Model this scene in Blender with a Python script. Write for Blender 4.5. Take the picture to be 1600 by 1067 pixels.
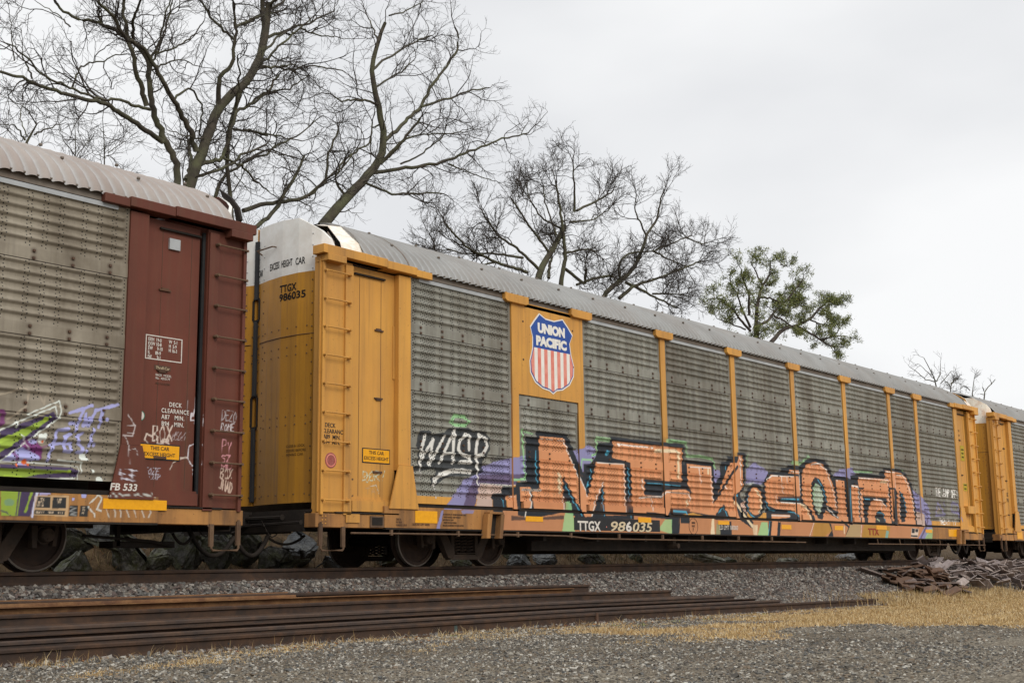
import bpy, math, random
import numpy as np
from mathutils import Matrix, Vector
random.seed(7); rng=np.random.default_rng(11)
scene=bpy.context.scene
for o in list(bpy.data.objects): bpy.data.objects.remove(o)
# ---------------------------------------------------------------- camera
F_PX,YAW,PITCH,ROLL,CY,CZ=1948.7,0.8881,0.1768,-0.0131,-14.4818,0.0129
def cam_axes():
    cy,sy=math.cos(YAW),math.sin(YAW); cp,sp=math.cos(PITCH),math.sin(PITCH)
    fwd=np.array([sy*cp,cy*cp,sp]); right=np.array([cy,-sy,0.0]); up=np.cross(right,fwd)
    cr,sr=math.cos(ROLL),math.sin(ROLL)
    return cr*right+sr*up, -sr*right+cr*up, fwd
CR,CU,CF=cam_axes(); CP=np.array([0,CY,CZ])
cd=bpy.data.cameras.new("camera"); cam=bpy.data.objects.new("camera",cd); scene.collection.objects.link(cam)
cd.sensor_width=36; cd.lens=F_PX/1600*36; cd.clip_start=0.1; cd.clip_end=3000
cam.matrix_world=Matrix([[CR[0],CU[0],-CF[0],0],[CR[1],CU[1],-CF[1],CY],[CR[2],CU[2],-CF[2],CZ],[0,0,0,1]])
scene.camera=cam
scene.render.resolution_x=1024; scene.render.resolution_y=682
scene.view_settings.view_transform='Standard'; scene.view_settings.look='None'
scene.view_settings.exposure=0.0; scene.view_settings.gamma=1
# ---------------------------------------------------------------- world and sun
SUN_EL,SUN_AZ=math.radians(34),math.radians(200)   # behind the photographer, veiled by cloud
w=bpy.data.worlds.new("World"); scene.world=w; w.use_nodes=True
nt=w.node_tree; N=nt.nodes; L=nt.links; N.clear()
out=N.new('ShaderNodeOutputWorld'); bg=N.new('ShaderNodeBackground'); bg.inputs[1].default_value=0.1
sky=N.new('ShaderNodeTexSky'); sky.sky_type='NISHITA'; sky.sun_disc=False
sky.sun_elevation=SUN_EL; sky.sun_rotation=SUN_AZ
tc=N.new('ShaderNodeTexCoord'); mp=N.new('ShaderNodeMapping'); mp.inputs['Scale'].default_value=(1.3,1.0,2.6)
no=N.new('ShaderNodeTexNoise'); no.inputs['Scale'].default_value=1.7; no.inputs['Detail'].default_value=5; no.inputs['Roughness'].default_value=.45
rp=N.new('ShaderNodeValToRGB'); rp.color_ramp.elements[0].position=.40; rp.color_ramp.elements[0].color=(.77,.78,.80,1)
rp.color_ramp.elements[1].position=.62; rp.color_ramp.elements[1].color=(.94,.945,.95,1)
sep=N.new('ShaderNodeSeparateXYZ'); mr=N.new('ShaderNodeMapRange'); mr.inputs[1].default_value=.5; mr.inputs[2].default_value=1.0; mr.inputs[3].default_value=10.4; mr.inputs[4].default_value=19.0
vm=N.new('ShaderNodeVectorMath'); vm.operation='SCALE'; mx=N.new('ShaderNodeMix'); mx.data_type='RGBA'; mx.inputs[0].default_value=.97
L.new(tc.outputs['Generated'],mp.inputs[0]); L.new(mp.outputs[0],no.inputs['Vector']); L.new(no.outputs['Fac'],rp.inputs[0])
L.new(tc.outputs['Generated'],sep.inputs[0]); L.new(sep.outputs['Z'],mr.inputs[0]); L.new(rp.outputs[0],vm.inputs[0]); L.new(mr.outputs[0],vm.inputs['Scale'])
L.new(sky.outputs[0],mx.inputs[6]); L.new(vm.outputs[0],mx.inputs[7]); L.new(mx.outputs[2],bg.inputs[0]); L.new(bg.outputs[0],out.inputs[0])
sd=bpy.data.lights.new("sun",'SUN'); sun=bpy.data.objects.new("sun",sd); scene.collection.objects.link(sun)
sd.energy=1.75; sd.angle=math.radians(28); sd.color=(1,.965,.91)
_d=Vector((math.sin(SUN_AZ)*math.cos(SUN_EL),math.cos(SUN_AZ)*math.cos(SUN_EL),math.sin(SUN_EL)))
sun.rotation_euler=_d.to_track_quat('Z','Y').to_euler()
# ---------------------------------------------------------------- helpers
def U(x,y,Y=None,Z=None,X=None):
    "a photographed point (1600 px wide frame) carried out to its real plane"
    d=CF*F_PX+CR*(x-800)-CU*(y-533.5)
    t=(Y-CY)/d[1] if Y is not None else (X/d[0] if X is not None else (Z-CZ)/d[2])
    return CP+t*d
def tagit(o,label=None,cat=None,group=None,kind=None):
    for k,v in (('label',label),('category',cat),('group',group),('kind',kind)):
        if v: o[k]=v
    return o
def empty(name,loc,label,cat,group=None,rot=(0,0,0)):
    o=bpy.data.objects.new(name,None); o.empty_display_size=.3; scene.collection.objects.link(o)
    o.location=loc; o.rotation_euler=rot; return tagit(o,label,cat,group)
ORG={}
class MB:
    def __init__(s): s.v=[]; s.f=[]; s.mi=[]; s.n=0; s.col=None
    def add(s,v,f,mi=0):
        v=np.asarray(v,float); s.v.append(v); s.f+= [tuple(int(i)+s.n for i in q) for q in f]; s.mi+=[mi]*len(f); s.n+=len(v)
    def box(s,x0,x1,y0,y1,z0,z1,mi=0):
        v=[(x,y,z) for x in (x0,x1) for y in (y0,y1) for z in (z0,z1)]
        s.add(v,[(0,1,3,2),(4,6,7,5),(0,4,5,1),(2,3,7,6),(0,2,6,4),(1,5,7,3)],mi); return s
    def prism(s,pts,a0,a1,axis='Y',mi=0):
        n=len(pts); f=lambda p,a: {'Y':(p[0],a,p[1]),'X':(a,p[0],p[1]),'Z':(p[0],p[1],a)}[axis]
        v=[f(p,a0) for p in pts]+[f(p,a1) for p in pts]
        s.add(v,[tuple(range(n)),tuple(range(2*n-1,n-1,-1))]+[(i,i+n,(i+1)%n+n,(i+1)%n) for i in range(n)],mi); return s
    def tube(s,pts,r,n=6,mi=0,cap=True):
        P=np.asarray(pts,float); m=len(P); r=np.broadcast_to(r,(m,)); T=np.gradient(P,axis=0) if m>2 else np.array([P[1]-P[0]]*2)
        T/= np.linalg.norm(T,axis=1)[:,None]+1e-12; ref=np.array([0,0,1.]) if abs(T[0][2])<.9 else np.array([1.,0,0])
        V=[]
        for i in range(m):
            a=np.cross(T[i],ref); a/=np.linalg.norm(a)+1e-9; b=np.cross(T[i],a)
            V+=[P[i]+r[i]*(math.cos(t)*a+math.sin(t)*b) for t in np.arange(n)*2*math.pi/n]
        f=[(i*n+k,i*n+(k+1)%n,(i+1)*n+(k+1)%n,(i+1)*n+k) for i in range(m-1) for k in range(n)]
        if cap: f+=[tuple(range(n)),tuple((m-1)*n+k for k in range(n-1,-1,-1))]
        s.add(V,f,mi); return s
    def lathe(s,prof,c,n=32,mi=0,axis='Y'):
        "profile of (radius, offset along axis)"
        V=[]
        for (r,a) in prof:
            for t in np.arange(n)*2*math.pi/n:
                V.append((c[0]+r*math.cos(t),c[1]+a,c[2]+r*math.sin(t)) if axis=='Y' else (c[0]+r*math.cos(t),c[1]+r*math.sin(t),c[2]+a))
        f=[(i*n+k,i*n+(k+1)%n,(i+1)*n+(k+1)%n,(i+1)*n+k) for i in range(len(prof)-1) for k in range(n)]
        s.add(V,f,mi); return s
    def build(s,name,mats,parent=None,smooth=False,bevel=0,origin=None,cols=None,uv=None):
        V=np.concatenate(s.v) if s.v else np.zeros((0,3))
        if origin is None: origin=np.array(parent['_o'] if parent is not None and '_o' in parent else (0,0,0))
        o=mesh_obj(name,V-origin,s.f,mats,parent,smooth,mi=s.mi,cols=cols,uv=uv)
        if parent is None: o.location=origin
        if bevel:
            b=o.modifiers.new('bevel','BEVEL'); b.width=bevel; b.segments=2; b.limit_method='ANGLE'; b.angle_limit=.6; b.harden_normals=False
        return o
def mesh_obj(name,V,faces,mats,parent=None,smooth=False,mi=None,cols=None,uv=None):
    me=bpy.data.meshes.new(name)
    if isinstance(faces,np.ndarray):
        nf,k=faces.shape; me.vertices.add(len(V)); me.vertices.foreach_set('co',np.asarray(V,np.float32).ravel())
        me.loops.add(nf*k); me.loops.foreach_set('vertex_index',faces.astype(np.int32).ravel())
        me.polygons.add(nf); me.polygons.foreach_set('loop_start',np.arange(nf,dtype=np.int32)*k); me.polygons.foreach_set('loop_total',np.full(nf,k,np.int32))
        me.update(calc_edges=True)
    else: me.from_pydata([tuple(v) for v in V],[],faces)
    if not isinstance(mats,(list,tuple)): mats=[mats]
    for m in mats: me.materials.append(m)
    if mi is not None and len(mats)>1: me.polygons.foreach_set('material_index',np.asarray(mi,np.int32))
    me.polygons.foreach_set('use_smooth',np.full(len(me.polygons),bool(smooth)))
    if cols is None and any(m.get('sprayed') for m in mats): cols=np.zeros((len(V),4),np.float32)
    if cols is not None:
        a=me.color_attributes.new('paint','FLOAT_COLOR','POINT'); a.data.foreach_set('color',np.asarray(cols,np.float32).ravel())
    if uv is not None:
        lv=np.zeros(len(me.loops),np.int32); me.loops.foreach_get('vertex_index',lv)
        u=me.uv_layers.new(name='UVMap'); u.data.foreach_set('uv',np.asarray(uv,np.float32)[lv].ravel())
    me.update()
    o=bpy.data.objects.new(name,me); scene.collection.objects.link(o)
    if parent is not None: o.parent=parent
    return o
# ---------------------------------------------------------------- materials
def mat(name,c1,c2=None,rough=.6,metal=0,scale=3.0,detail=6,stretch=(1,1,1),dirt=None,dirt_amt=.5,dirt_scale=1.2,streak=0,bump=.0,bscale=60,paint=False,perf=None,halo=None,island=None,coord='Object',spec=.2,pos=(.35,.65),chips=0,vary=0,bdist=.01):
    m=bpy.data.materials.new(name); m.use_nodes=True; nt=m.node_tree; N=nt.nodes; L=nt.links
    b=N['Principled BSDF']; b.inputs['Roughness'].default_value=rough; b.inputs['Metallic'].default_value=metal; b.inputs['Specular IOR Level'].default_value=spec
    tc=N.new('ShaderNodeTexCoord'); 
    def mapping(sc):
        mp=N.new('ShaderNodeMapping'); mp.inputs['Scale'].default_value=sc; L.new(tc.outputs[coord],mp.inputs[0]); return mp.outputs[0]
    def noise(vec,sc,det=6,ro=.6):
        n=N.new('ShaderNodeTexNoise'); n.inputs['Scale'].default_value=sc; n.inputs['Detail'].default_value=det; n.inputs['Roughness'].default_value=ro; L.new(vec,n.inputs['Vector']); return n.outputs['Fac']
    def ramp(fac,a,b_,ca=(0,0,0,1),cb=(1,1,1,1)):
        r=N.new('ShaderNodeValToRGB'); r.color_ramp.elements[0].position=a; r.color_ramp.elements[0].color=ca; r.color_ramp.elements[1].position=b_; r.color_ramp.elements[1].color=cb; L.new(fac,r.inputs[0]); return r.outputs[0]
    def mix(f,a,b_,blend='MIX'):
        x=N.new('ShaderNodeMix'); x.data_type='RGBA'; x.blend_type=blend
        for i,v in ((0,f),(6,a),(7,b_)):
            if hasattr(v,'is_output') or isinstance(v,bpy.types.NodeSocket): L.new(v,x.inputs[i])
            elif i==0: x.inputs[0].default_value=v
            else: x.inputs[i].default_value=(*v[:3],1)
        return x.outputs[2]
    def math_(op,a,b_=None,c=None,clamp=False):
        x=N.new('ShaderNodeMath'); x.operation=op; x.use_clamp=clamp
        for i,v in enumerate((a,b_,c)):
            if v is None: continue
            if isinstance(v,bpy.types.NodeSocket): L.new(v,x.inputs[i])
            else: x.inputs[i].default_value=v
        return x.outputs[0]
    if c2 is None: c2=tuple(v*.8 for v in c1)
    if island:
        g=N.new('ShaderNodeNewGeometry'); r=N.new('ShaderNodeValToRGB'); r.color_ramp.interpolation='CONSTANT' if len(island)>3 else 'LINEAR'
        els=r.color_ramp.elements
        while len(els)<len(island): els.new(.5)
        for i,c in enumerate(island): els[i].position=i/len(island); els[i].color=(*c,1)
        L.new(g.outputs['Random Per Island'],r.inputs[0]); col=r.outputs[0]
        col=mix(ramp(noise(mapping((1,1,1)),scale,3),.3,.7),col,mix(1.0,col,(.72,.7,.68),'MULTIPLY'))
    else:
        col=ramp(noise(mapping(stretch),scale,detail),pos[0],pos[1],(*c1,1),(*c2,1))
    if dirt is not None:
        v=mapping((1,1,.12) if streak else (1,1,1))
        f=ramp(noise(v,dirt_scale,8,.68),.42,.72); f=math_('MULTIPLY',f,dirt_amt); col=mix(f,col,dirt)
    if chips:
        f=math_('MULTIPLY',ramp(noise(mapping((1,1,1)),26,8,.7),.63,.67),chips); col=mix(f,col,(.07,.032,.018))
        f=math_('MULTIPLY',ramp(noise(mapping((7,7,.22)),1.6,6,.6),.50,.74),chips*.75); col=mix(f,col,(.12,.07,.04))
        f=math_('MULTIPLY',ramp(noise(mapping((1,1,1)),.9,5,.6),.42,.62),.30); col=mix(f,col,mix(1.0,col,(1.18,1.16,1.2),'MULTIPLY'))
    if vary:
        oi=N.new('ShaderNodeObjectInfo'); r_=ramp(oi.outputs['Random'],0,1,(vary,vary*.97,vary*.93,1),(1.04,1.04,1.02,1)); col=mix(1.0,col,r_,'MULTIPLY')
        f=ramp(noise(mapping((5,5,.3)),1.3,8,.65),.48,.72); col=mix(math_('MULTIPLY',f,.55),col,(.10,.082,.062))
    if halo is not None:   # rust bleeding from the bolt rows of a sheet; UV = (bolts along, metres up)
        uvn=N.new('ShaderNodeUVMap'); s=N.new('ShaderNodeSeparateXYZ'); L.new(uvn.outputs[0],s.inputs[0])
        du=math_('MULTIPLY',math_('SUBTRACT',math_('FRACT',s.outputs[0]),.5),.5)
        zz=math_('SUBTRACT',math_('FRACT',math_('DIVIDE',math_('SUBTRACT',s.outputs[1],halo[0]),halo[1])),0.0)
        zz=math_('MULTIPLY',zz,halo[1])
        d1=math_('ABSOLUTE',math_('SUBTRACT',zz,.03)); d2=math_('ABSOLUTE',math_('SUBTRACT',zz,.115)); dv=math_('MINIMUM',d1,d2)
        dd=math_('SQRT',math_('ADD',math_('MULTIPLY',du,du),math_('MULTIPLY',dv,dv)))
        f=math_('SUBTRACT',1.0,math_('DIVIDE',dd,.055),clamp=True); f=math_('MULTIPLY',math_('POWER',f,1.3),1.0)
        ok=math_('LESS_THAN',s.outputs[1],3.9); f=math_('MULTIPLY',f,ok)
        col=mix(f,col,(.055,.03,.02))
        ln=math_('MULTIPLY',math_('LESS_THAN',zz,.009),ok); col=mix(ln,col,(.04,.03,.025))
    if paint:
        m['sprayed']=True; a=N.new('ShaderNodeAttribute'); a.attribute_name='paint'
        wear=ramp(noise(mapping((1,1,1)),9,8,.7),.2,.42); f=math_('MULTIPLY',a.outputs['Alpha'],math_('ADD',math_('MULTIPLY',wear,.25),.75))
        col=mix(f,col,a.outputs['Color'])
        dd=math_('MULTIPLY',ramp(noise(mapping((1,1,.3)),2.2,6),.45,.8),.45); col=mix(math_('MULTIPLY',dd,a.outputs['Alpha']),col,mix(1.0,col,(.62,.58,.55),'MULTIPLY'))
    if perf is not None:
        s=N.new('ShaderNodeSeparateXYZ'); L.new(tc.outputs['Object'],s.inputs[0])
        u=math_('DIVIDE',s.outputs[0],perf[0]); idx=math_('FLOOR',u); fu=math_('SUBTRACT',math_('FRACT',u),.5)
        wn=N.new('ShaderNodeTexWhiteNoise'); wn.noise_dimensions='1D'; L.new(math_('MODULO',math_('FLOOR',math_('DIVIDE',idx,2.0)),19.0),wn.inputs['W'])
        on=math_('GREATER_THAN',wn.outputs['Value'],perf[2])
        off=math_('MULTIPLY',math_('MODULO',idx,2.0),.5)
        fv=math_('SUBTRACT',math_('FRACT',math_('ADD',math_('DIVIDE',s.outputs[2],perf[1]),off)),.5)
        ex=math_('MULTIPLY',fu,perf[0]); ez=math_('MULTIPLY',fv,perf[1]*perf[4])
        dd=math_('ADD',math_('MULTIPLY',ex,ex),math_('MULTIPLY',ez,ez))
        h=math_('MULTIPLY',math_('LESS_THAN',dd,perf[3]**2),on)
        zz=math_('FRACT',math_('DIVIDE',math_('SUBTRACT',s.outputs[2],.87),.87)); flat=math_('GREATER_THAN',zz,.19); h=math_('MULTIPLY',h,flat)
        h=math_('MULTIPLY',h,math_('GREATER_THAN',s.outputs[2],1.04)); col=mix(h,col,(.006,.006,.006))
    L.new(col,b.inputs['Base Color'])
    if bump:
        bn=N.new('ShaderNodeBump'); bn.inputs['Strength'].default_value=bump; bn.inputs['Distance'].default_value=bdist
        L.new(noise(mapping((1,1,1)),bscale,6),bn.inputs['Height']); L.new(bn.outputs[0],b.inputs['Normal'])
    if metal==0 and not island:
        rr=math_('MULTIPLY_ADD',noise(mapping((1,1,1)),7,4),.25,rough-.12,clamp=True); L.new(rr,b.inputs['Roughness'])
    return m
M={}
M['yellow']=mat('yellow_paint',(.62,.31,.060),(.56,.27,.055),rough=.5,scale=.8,dirt=(.24,.13,.055),dirt_amt=.45,dirt_scale=1.6,streak=1,paint=True,bump=.12,bscale=9,chips=.55)
M['door_yellow']=mat('end_door_yellow',(.52,.25,.028),(.43,.20,.024),rough=.45,scale=.7,dirt=(.14,.075,.025),dirt_amt=.55,dirt_scale=1.3,streak=1,bump=.12,bscale=3,chips=.6)
M['sill']=mat('grimy_yellow_sill',(.44,.215,.065),(.33,.155,.05),rough=.6,scale=1.6,dirt=(.11,.058,.03),dirt_amt=.95,dirt_scale=2.2,streak=1,paint=True,bump=.1,bscale=25,chips=.9)
M['white']=mat('white_paint',(.78,.77,.74),(.66,.65,.61),rough=.5,scale=2,dirt=(.42,.33,.24),dirt_amt=.35,dirt_scale=3)
M['white_rust']=mat('rusting_white_steel',(.80,.78,.72),(.76,.71,.60),rough=.55,scale=2,dirt=(.50,.24,.09),dirt_amt=.7,dirt_scale=4.2)
M['maroon']=mat('maroon_paint',(.140,.042,.026),(.108,.034,.022),rough=.55,scale=1.2,dirt=(.065,.03,.02),dirt_amt=.6,streak=1,paint=True,bump=.12,bscale=9,chips=.4)
M['grey']=mat('galvanised_sheet',(.295,.293,.258),(.208,.206,.178),rough=.6,metal=0,scale=2.5,vary=.78,dirt=(.11,.085,.06),dirt_amt=.65,dirt_scale=1.5,streak=1,paint=True,perf=(.043,.042,.52,.0098,.80),halo=(.87,.87))
M['tan_grey']=mat('weathered_tan_sheet',(.30,.265,.21),(.20,.172,.132),rough=.6,metal=0,scale=2,vary=.85,dirt=(.10,.075,.05),dirt_amt=.65,dirt_scale=1.5,streak=1,paint=True,perf=(.050,.044,.58,.0085,1.),halo=(.87,.87))
M['roof']=mat('corrugated_roof_zinc',(.265,.262,.25),(.205,.202,.192),rough=.6,metal=0,scale=1.5,dirt=(.20,.16,.13),dirt_amt=.45,dirt_scale=1.1,paint=True)
M['roof_tan']=mat('corrugated_roof_pinkish',(.34,.30,.27),(.265,.228,.202),rough=.6,metal=0,scale=1.5,dirt=(.25,.18,.15),dirt_amt=.4,dirt_scale=1.1,paint=True)
M['eave']=mat('eave_steel',(.20,.17,.14),(.15,.125,.10),rough=.6,scale=3,dirt=(.09,.05,.03),dirt_amt=.6,dirt_scale=2)
M['alu']=mat('aluminium_strip',(.42,.43,.43),(.33,.34,.34),rough=.5,metal=.3,scale=3)
M['dark']=mat('grimy_black_steel',(.016,.013,.011),(.028,.021,.016),rough=.8,scale=4,bump=.3,bscale=30)
M['truck']=mat('truck_cast_steel',(.060,.044,.034),(.035,.027,.022),rough=.8,scale=5,dirt=(.09,.055,.035),dirt_amt=.6,dirt_scale=4,bump=.3,bscale=50)
M['wheel']=mat('wheel_steel',(.045,.028,.020),(.030,.020,.016),rough=.7,scale=5,dirt=(.07,.04,.025),dirt_amt=.5,dirt_scale=6)
M['tread']=mat('bright_tread_steel',(.22,.19,.17),(.16,.14,.12),rough=.4,metal=.5,scale=9)
M['rust']=mat('rusty_steel',(.10,.06,.042),(.065,.042,.032),rough=.85,scale=6,dirt=(.14,.065,.03),dirt_amt=.6,dirt_scale=3,bump=.2,bscale=80)
M['rod']=mat('rust_brown_pipe',(.14,.085,.05),(.09,.055,.035),rough=.8,scale=6)
M['rail']=mat('brown_rail_steel',(.050,.033,.025),(.034,.023,.018),rough=.75,scale=2,stretch=(.4,3,3),dirt=(.10,.052,.028),dirt_amt=.8,dirt_scale=4,bump=.2,bscale=90)
M['rail2']=mat('purplish_brown_rail',(.072,.052,.043),(.050,.037,.031),rough=.75,scale=2,stretch=(.4,3,3),dirt=(.13,.075,.045),dirt_amt=.7,dirt_scale=4,bump=.2,bscale=90)
M['rail_orange']=mat('fresh_orange_rust',(.16,.075,.032),(.085,.042,.025),rough=.8,scale=2.5,stretch=(.4,2,2),dirt=(.36,.20,.08),dirt_amt=.45,dirt_scale=5,bump=.2,bscale=90)
M['plate']=mat('scrap_plate',(.1,.08,.07),rough=.7,scale=8,island=[(.135,.105,.095),(.17,.135,.12),(.085,.05,.035),(.15,.12,.11),(.20,.16,.14),(.07,.042,.03),(.16,.13,.12)],bump=.2,bscale=60)
M['ballast']=mat('ballast_stone',(.2,.2,.2),rough=.85,scale=40,island=[(.115,.10,.09),(.19,.165,.14),(.08,.068,.062),(.29,.265,.235),(.14,.125,.115),(.20,.15,.12),(.10,.088,.08),(.165,.16,.15),(.35,.325,.29),(.125,.095,.085)])
M['gravel']=mat('gravel_stone',(.2,.2,.2),rough=.9,scale=40,island=[(.13,.115,.098),(.19,.17,.142),(.085,.078,.068),(.30,.28,.24),(.15,.14,.12),(.19,.15,.11),(.11,.11,.105),(.44,.42,.37)])
M['black']=mat('black_lettering',(.02,.02,.022),(.03,.03,.03),rough=.6)
M['wtext']=mat('white_lettering',(.66,.62,.55),(.55,.5,.45),rough=.6,scale=20)
M['cream']=mat('cream_lettering',(.60,.50,.33),(.52,.42,.27),rough=.6,scale=20)
M['reflect']=mat('reflector_tape',(.78,.36,.01),(.70,.31,.01),rough=.35,scale=20)
M['blue']=mat('shield_blue',(.022,.065,.27),(.03,.08,.30),rough=.5,scale=4)
M['red']=mat('shield_red',(.62,.17,.12),(.70,.28,.22),rough=.5,scale=6)
M['signw']=mat('shield_white',(.76,.73,.68),(.68,.65,.58),rough=.5,scale=6)
M['dred']=mat('faded_red_disc',(.26,.05,.045),(.33,.12,.10),rough=.5,scale=30)
M['ground']=None
# ---------------------------------------------------------------- spray paint canvas on the train's near side (X along the train, Z up)
class Canvas:
    X0,X1,Z0,Z1,R=5.5,40.0,.45,2.75,.01
    def __init__(s):
        s.nx=int((s.X1-s.X0)/s.R); s.nz=int((s.Z1-s.Z0)/s.R); s.a=np.zeros((s.nz,s.nx,4),np.float32)
    def _win(s,P,pad):
        x0=max(0,int((P[:,0].min()-pad-s.X0)/s.R)); x1=min(s.nx,int((P[:,0].max()+pad-s.X0)/s.R)+2)
        z0=max(0,int((P[:,1].min()-pad-s.Z0)/s.R)); z1=min(s.nz,int((P[:,1].max()+pad-s.Z0)/s.R)+2)
        xs=s.X0+(np.arange(x0,x1)+.5)*s.R; zs=s.Z0+(np.arange(z0,z1)+.5)*s.R
        return (slice(z0,z1),slice(x0,x1)),*np.meshgrid(xs,zs)
    def _put(s,w,m,c,al):
        m=(m*al)[...,None]; A=s.a[w]; na=m[...,0]+A[...,3]*(1-m[...,0])
        rgb=(np.array(c,np.float32)*m+A[...,:3]*A[...,3:4]*(1-m))/np.maximum(na,1e-6)[...,None]
        s.a[w]=np.concatenate([rgb,na[...,None]],-1)
    def poly(s,P,c,al=1.):
        P=np.asarray(P,float); w,X,Z=s._win(P,.02)
        if X.size==0: return
        acc=np.zeros(X.shape,np.float32)
        for dx,dz in ((-.0025,-.0025),(.0025,.0025),(-.0025,.0025),(.0025,-.0025)):
            m=np.zeros(X.shape,bool); n=len(P)
            for i in range(n):
                (xa,za),(xb,zb)=P[i],P[(i+1)%n]
                if za==zb: continue
                c1=((za>Z+dz)!=(zb>Z+dz)); m^= c1&(X+dx<(xb-xa)*(Z+dz-za)/(zb-za)+xa)
            acc+=m*.25
        s._put(w,acc,c,al)
    def stroke(s,P,wd,c,al=1.,soft=.008):
        P=np.asarray(P,float); w,X,Z=s._win(P,wd)
        if X.size==0: return
        D=np.full(X.shape,9.)
        for (xa,za),(xb,zb) in zip(P[:-1],P[1:]) if len(P)>1 else [((P[0]),(P[0]+1e-4))]:
            dx,dz=xb-xa,zb-za; t=np.clip(((X-xa)*dx+(Z-za)*dz)/(dx*dx+dz*dz+1e-12),0,1)
            D=np.minimum(D,np.hypot(X-xa-t*dx,Z-za-t*dz))
        s._put(w,np.clip((wd/2-D)/soft+.5,0,1),c,al)
    def sample(s,X,Z):
        i=np.clip(((np.asarray(X)-s.X0)/s.R).astype(int),0,s.nx-1); j=((np.asarray(Z)-s.Z0)/s.R).astype(int)
        ok=(j>=0)&(j<s.nz); j=np.clip(j,0,s.nz-1); c=s.a[j,i].copy(); c[~ok,3]=0; return c
CV=Canvas()
class Crop:
    def __init__(s,x0,y0,k,Y=-1.59): s.x0,s.y0,s.k,s.Y=x0,y0,k,Y
    def pt(s,p): q=U(s.x0+p[0]/s.k,s.y0+p[1]/s.k,Y=s.Y); return (q[0],q[2])
    def mpp(s,p):
        a=s.pt(p); b=s.pt((p[0],p[1]+s.k)); return abs(a[1]-b[1])/s.k
    def P(s,pts,c,al=1.): CV.poly([s.pt(p) for p in pts],c,al)
    def S(s,pts,wd,c,al=1.,soft=.008): CV.stroke([s.pt(p) for p in pts],wd*s.mpp(pts[0]),c,al,soft)
    def E(s,cx,cy,rx,ry,c,al=1.): s.P([(cx+rx*math.cos(t),cy+ry*math.sin(t)) for t in np.linspace(0,2*math.pi,28)[:-1]],c,al)
    def W(s,txt,x,y,h,w,wd,c,sl=0.,dy=0.,al=1.):
        "hand lettering, each letter w wide and h tall"
        for ch in txt:
            for st in HAND.get(ch,[]):
                s.S([(x+px*w*.8+sl*(1-py)*h+random.uniform(-.03,.03)*w,y+py*h+random.uniform(-.03,.03)*h) for px,py in st],wd,c,al)
            x+=w; y+=dy
HAND={'A':[[(0,1),(.5,0),(1,1)],[(.2,.65),(.8,.65)]],'B':[[(0,0),(0,1),(.8,.9),(.9,.7),(.1,.5),(.8,.3),(.7,0),(0,0)]],'C':[[(1,.15),(.4,0),(0,.5),(.4,1),(1,.85)]],
'D':[[(0,0),(0,1),(.7,.9),(1,.5),(.7,.1),(0,0)]],'E':[[(1,0),(0,0),(0,1),(1,1)],[(0,.5),(.8,.5)]],'F':[[(1,0),(0,0),(0,1)],[(0,.5),(.8,.5)]],'G':[[(1,.1),(.3,0),(0,.5),(.3,1),(1,.9),(1,.55),(.6,.55)]],
'H':[[(0,0),(0,1)],[(1,0),(1,1)],[(0,.5),(1,.5)]],'I':[[(.5,0),(.5,1)]],'J':[[(.9,0),(.8,.9),(.4,1),(0,.8)],[(.4,0),(1,0)]],'K':[[(0,0),(0,1)],[(1,0),(0,.5),(1,1)]],'L':[[(0,0),(0,1),(1,1)]],
'M':[[(0,1),(0,0),(.5,.6),(1,0),(1,1)]],'N':[[(0,1),(0,0),(1,1),(1,0)]],'O':[[(.5,0),(0,.4),(.2,1),(.8,1),(1,.5),(.5,0)]],'P':[[(0,1),(0,0),(.8,.05),(.9,.35),(0,.5)]],'R':[[(0,1),(0,0),(.8,.05),(.9,.35),(0,.5),(1,1)]],
'S':[[(1,.1),(.3,0),(0,.25),(.9,.65),(.7,1),(0,.9)]],'T':[[(0,0),(1,0)],[(.5,0),(.5,1)]],'U':[[(0,0),(0,.8),(.4,1),(1,.8),(1,0)]],'V':[[(0,0),(.5,1),(1,0)]],'W':[[(0,0),(.25,1),(.5,.3),(.75,1),(1,0)]],'X':[[(0,0),(1,1)],[(1,0),(0,1)]],
'Y':[[(0,0),(.5,.5),(1,0)],[(.5,.5),(.5,1)]],'Z':[[(0,0),(1,0),(0,1),(1,1)]],'1':[[(.5,0),(.5,1)]],'9':[[(.9,.4),(.2,.4),(.1,.1),(.8,0),(.9,.4),(.6,1)]],'!':[[(.6,0),(.4,.7)],[(.4,.95),(.42,1)]],'.':[[(.4,.95),(.45,1)]],'5':[[(1,0),(.1,0),(0,.45),(.8,.5),(.8,.9),(0,1)]],'7':[[(0,0),(1,0),(.4,1)]]}
BK=(.022,.026,.032); OR=(.62,.272,.125); WH=(.74,.70,.64); CR_=(.72,.58,.38); BL=(.07,.33,.48); PU=(.25,.235,.41); DP=(.12,.09,.16); GR=(.30,.58,.27); BE=(.50,.37,.31); OS=(.48,.215,.10); MU=(.42,.22,.04)
A=Crop(590,640,5.336); B=Crop(790,640,4.848); C=Crop(990,640,4.848); D=Crop(1180,680,5.927); E_=Crop(1310,680,5.927); Fc=Crop(0,600,4.448)
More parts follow.
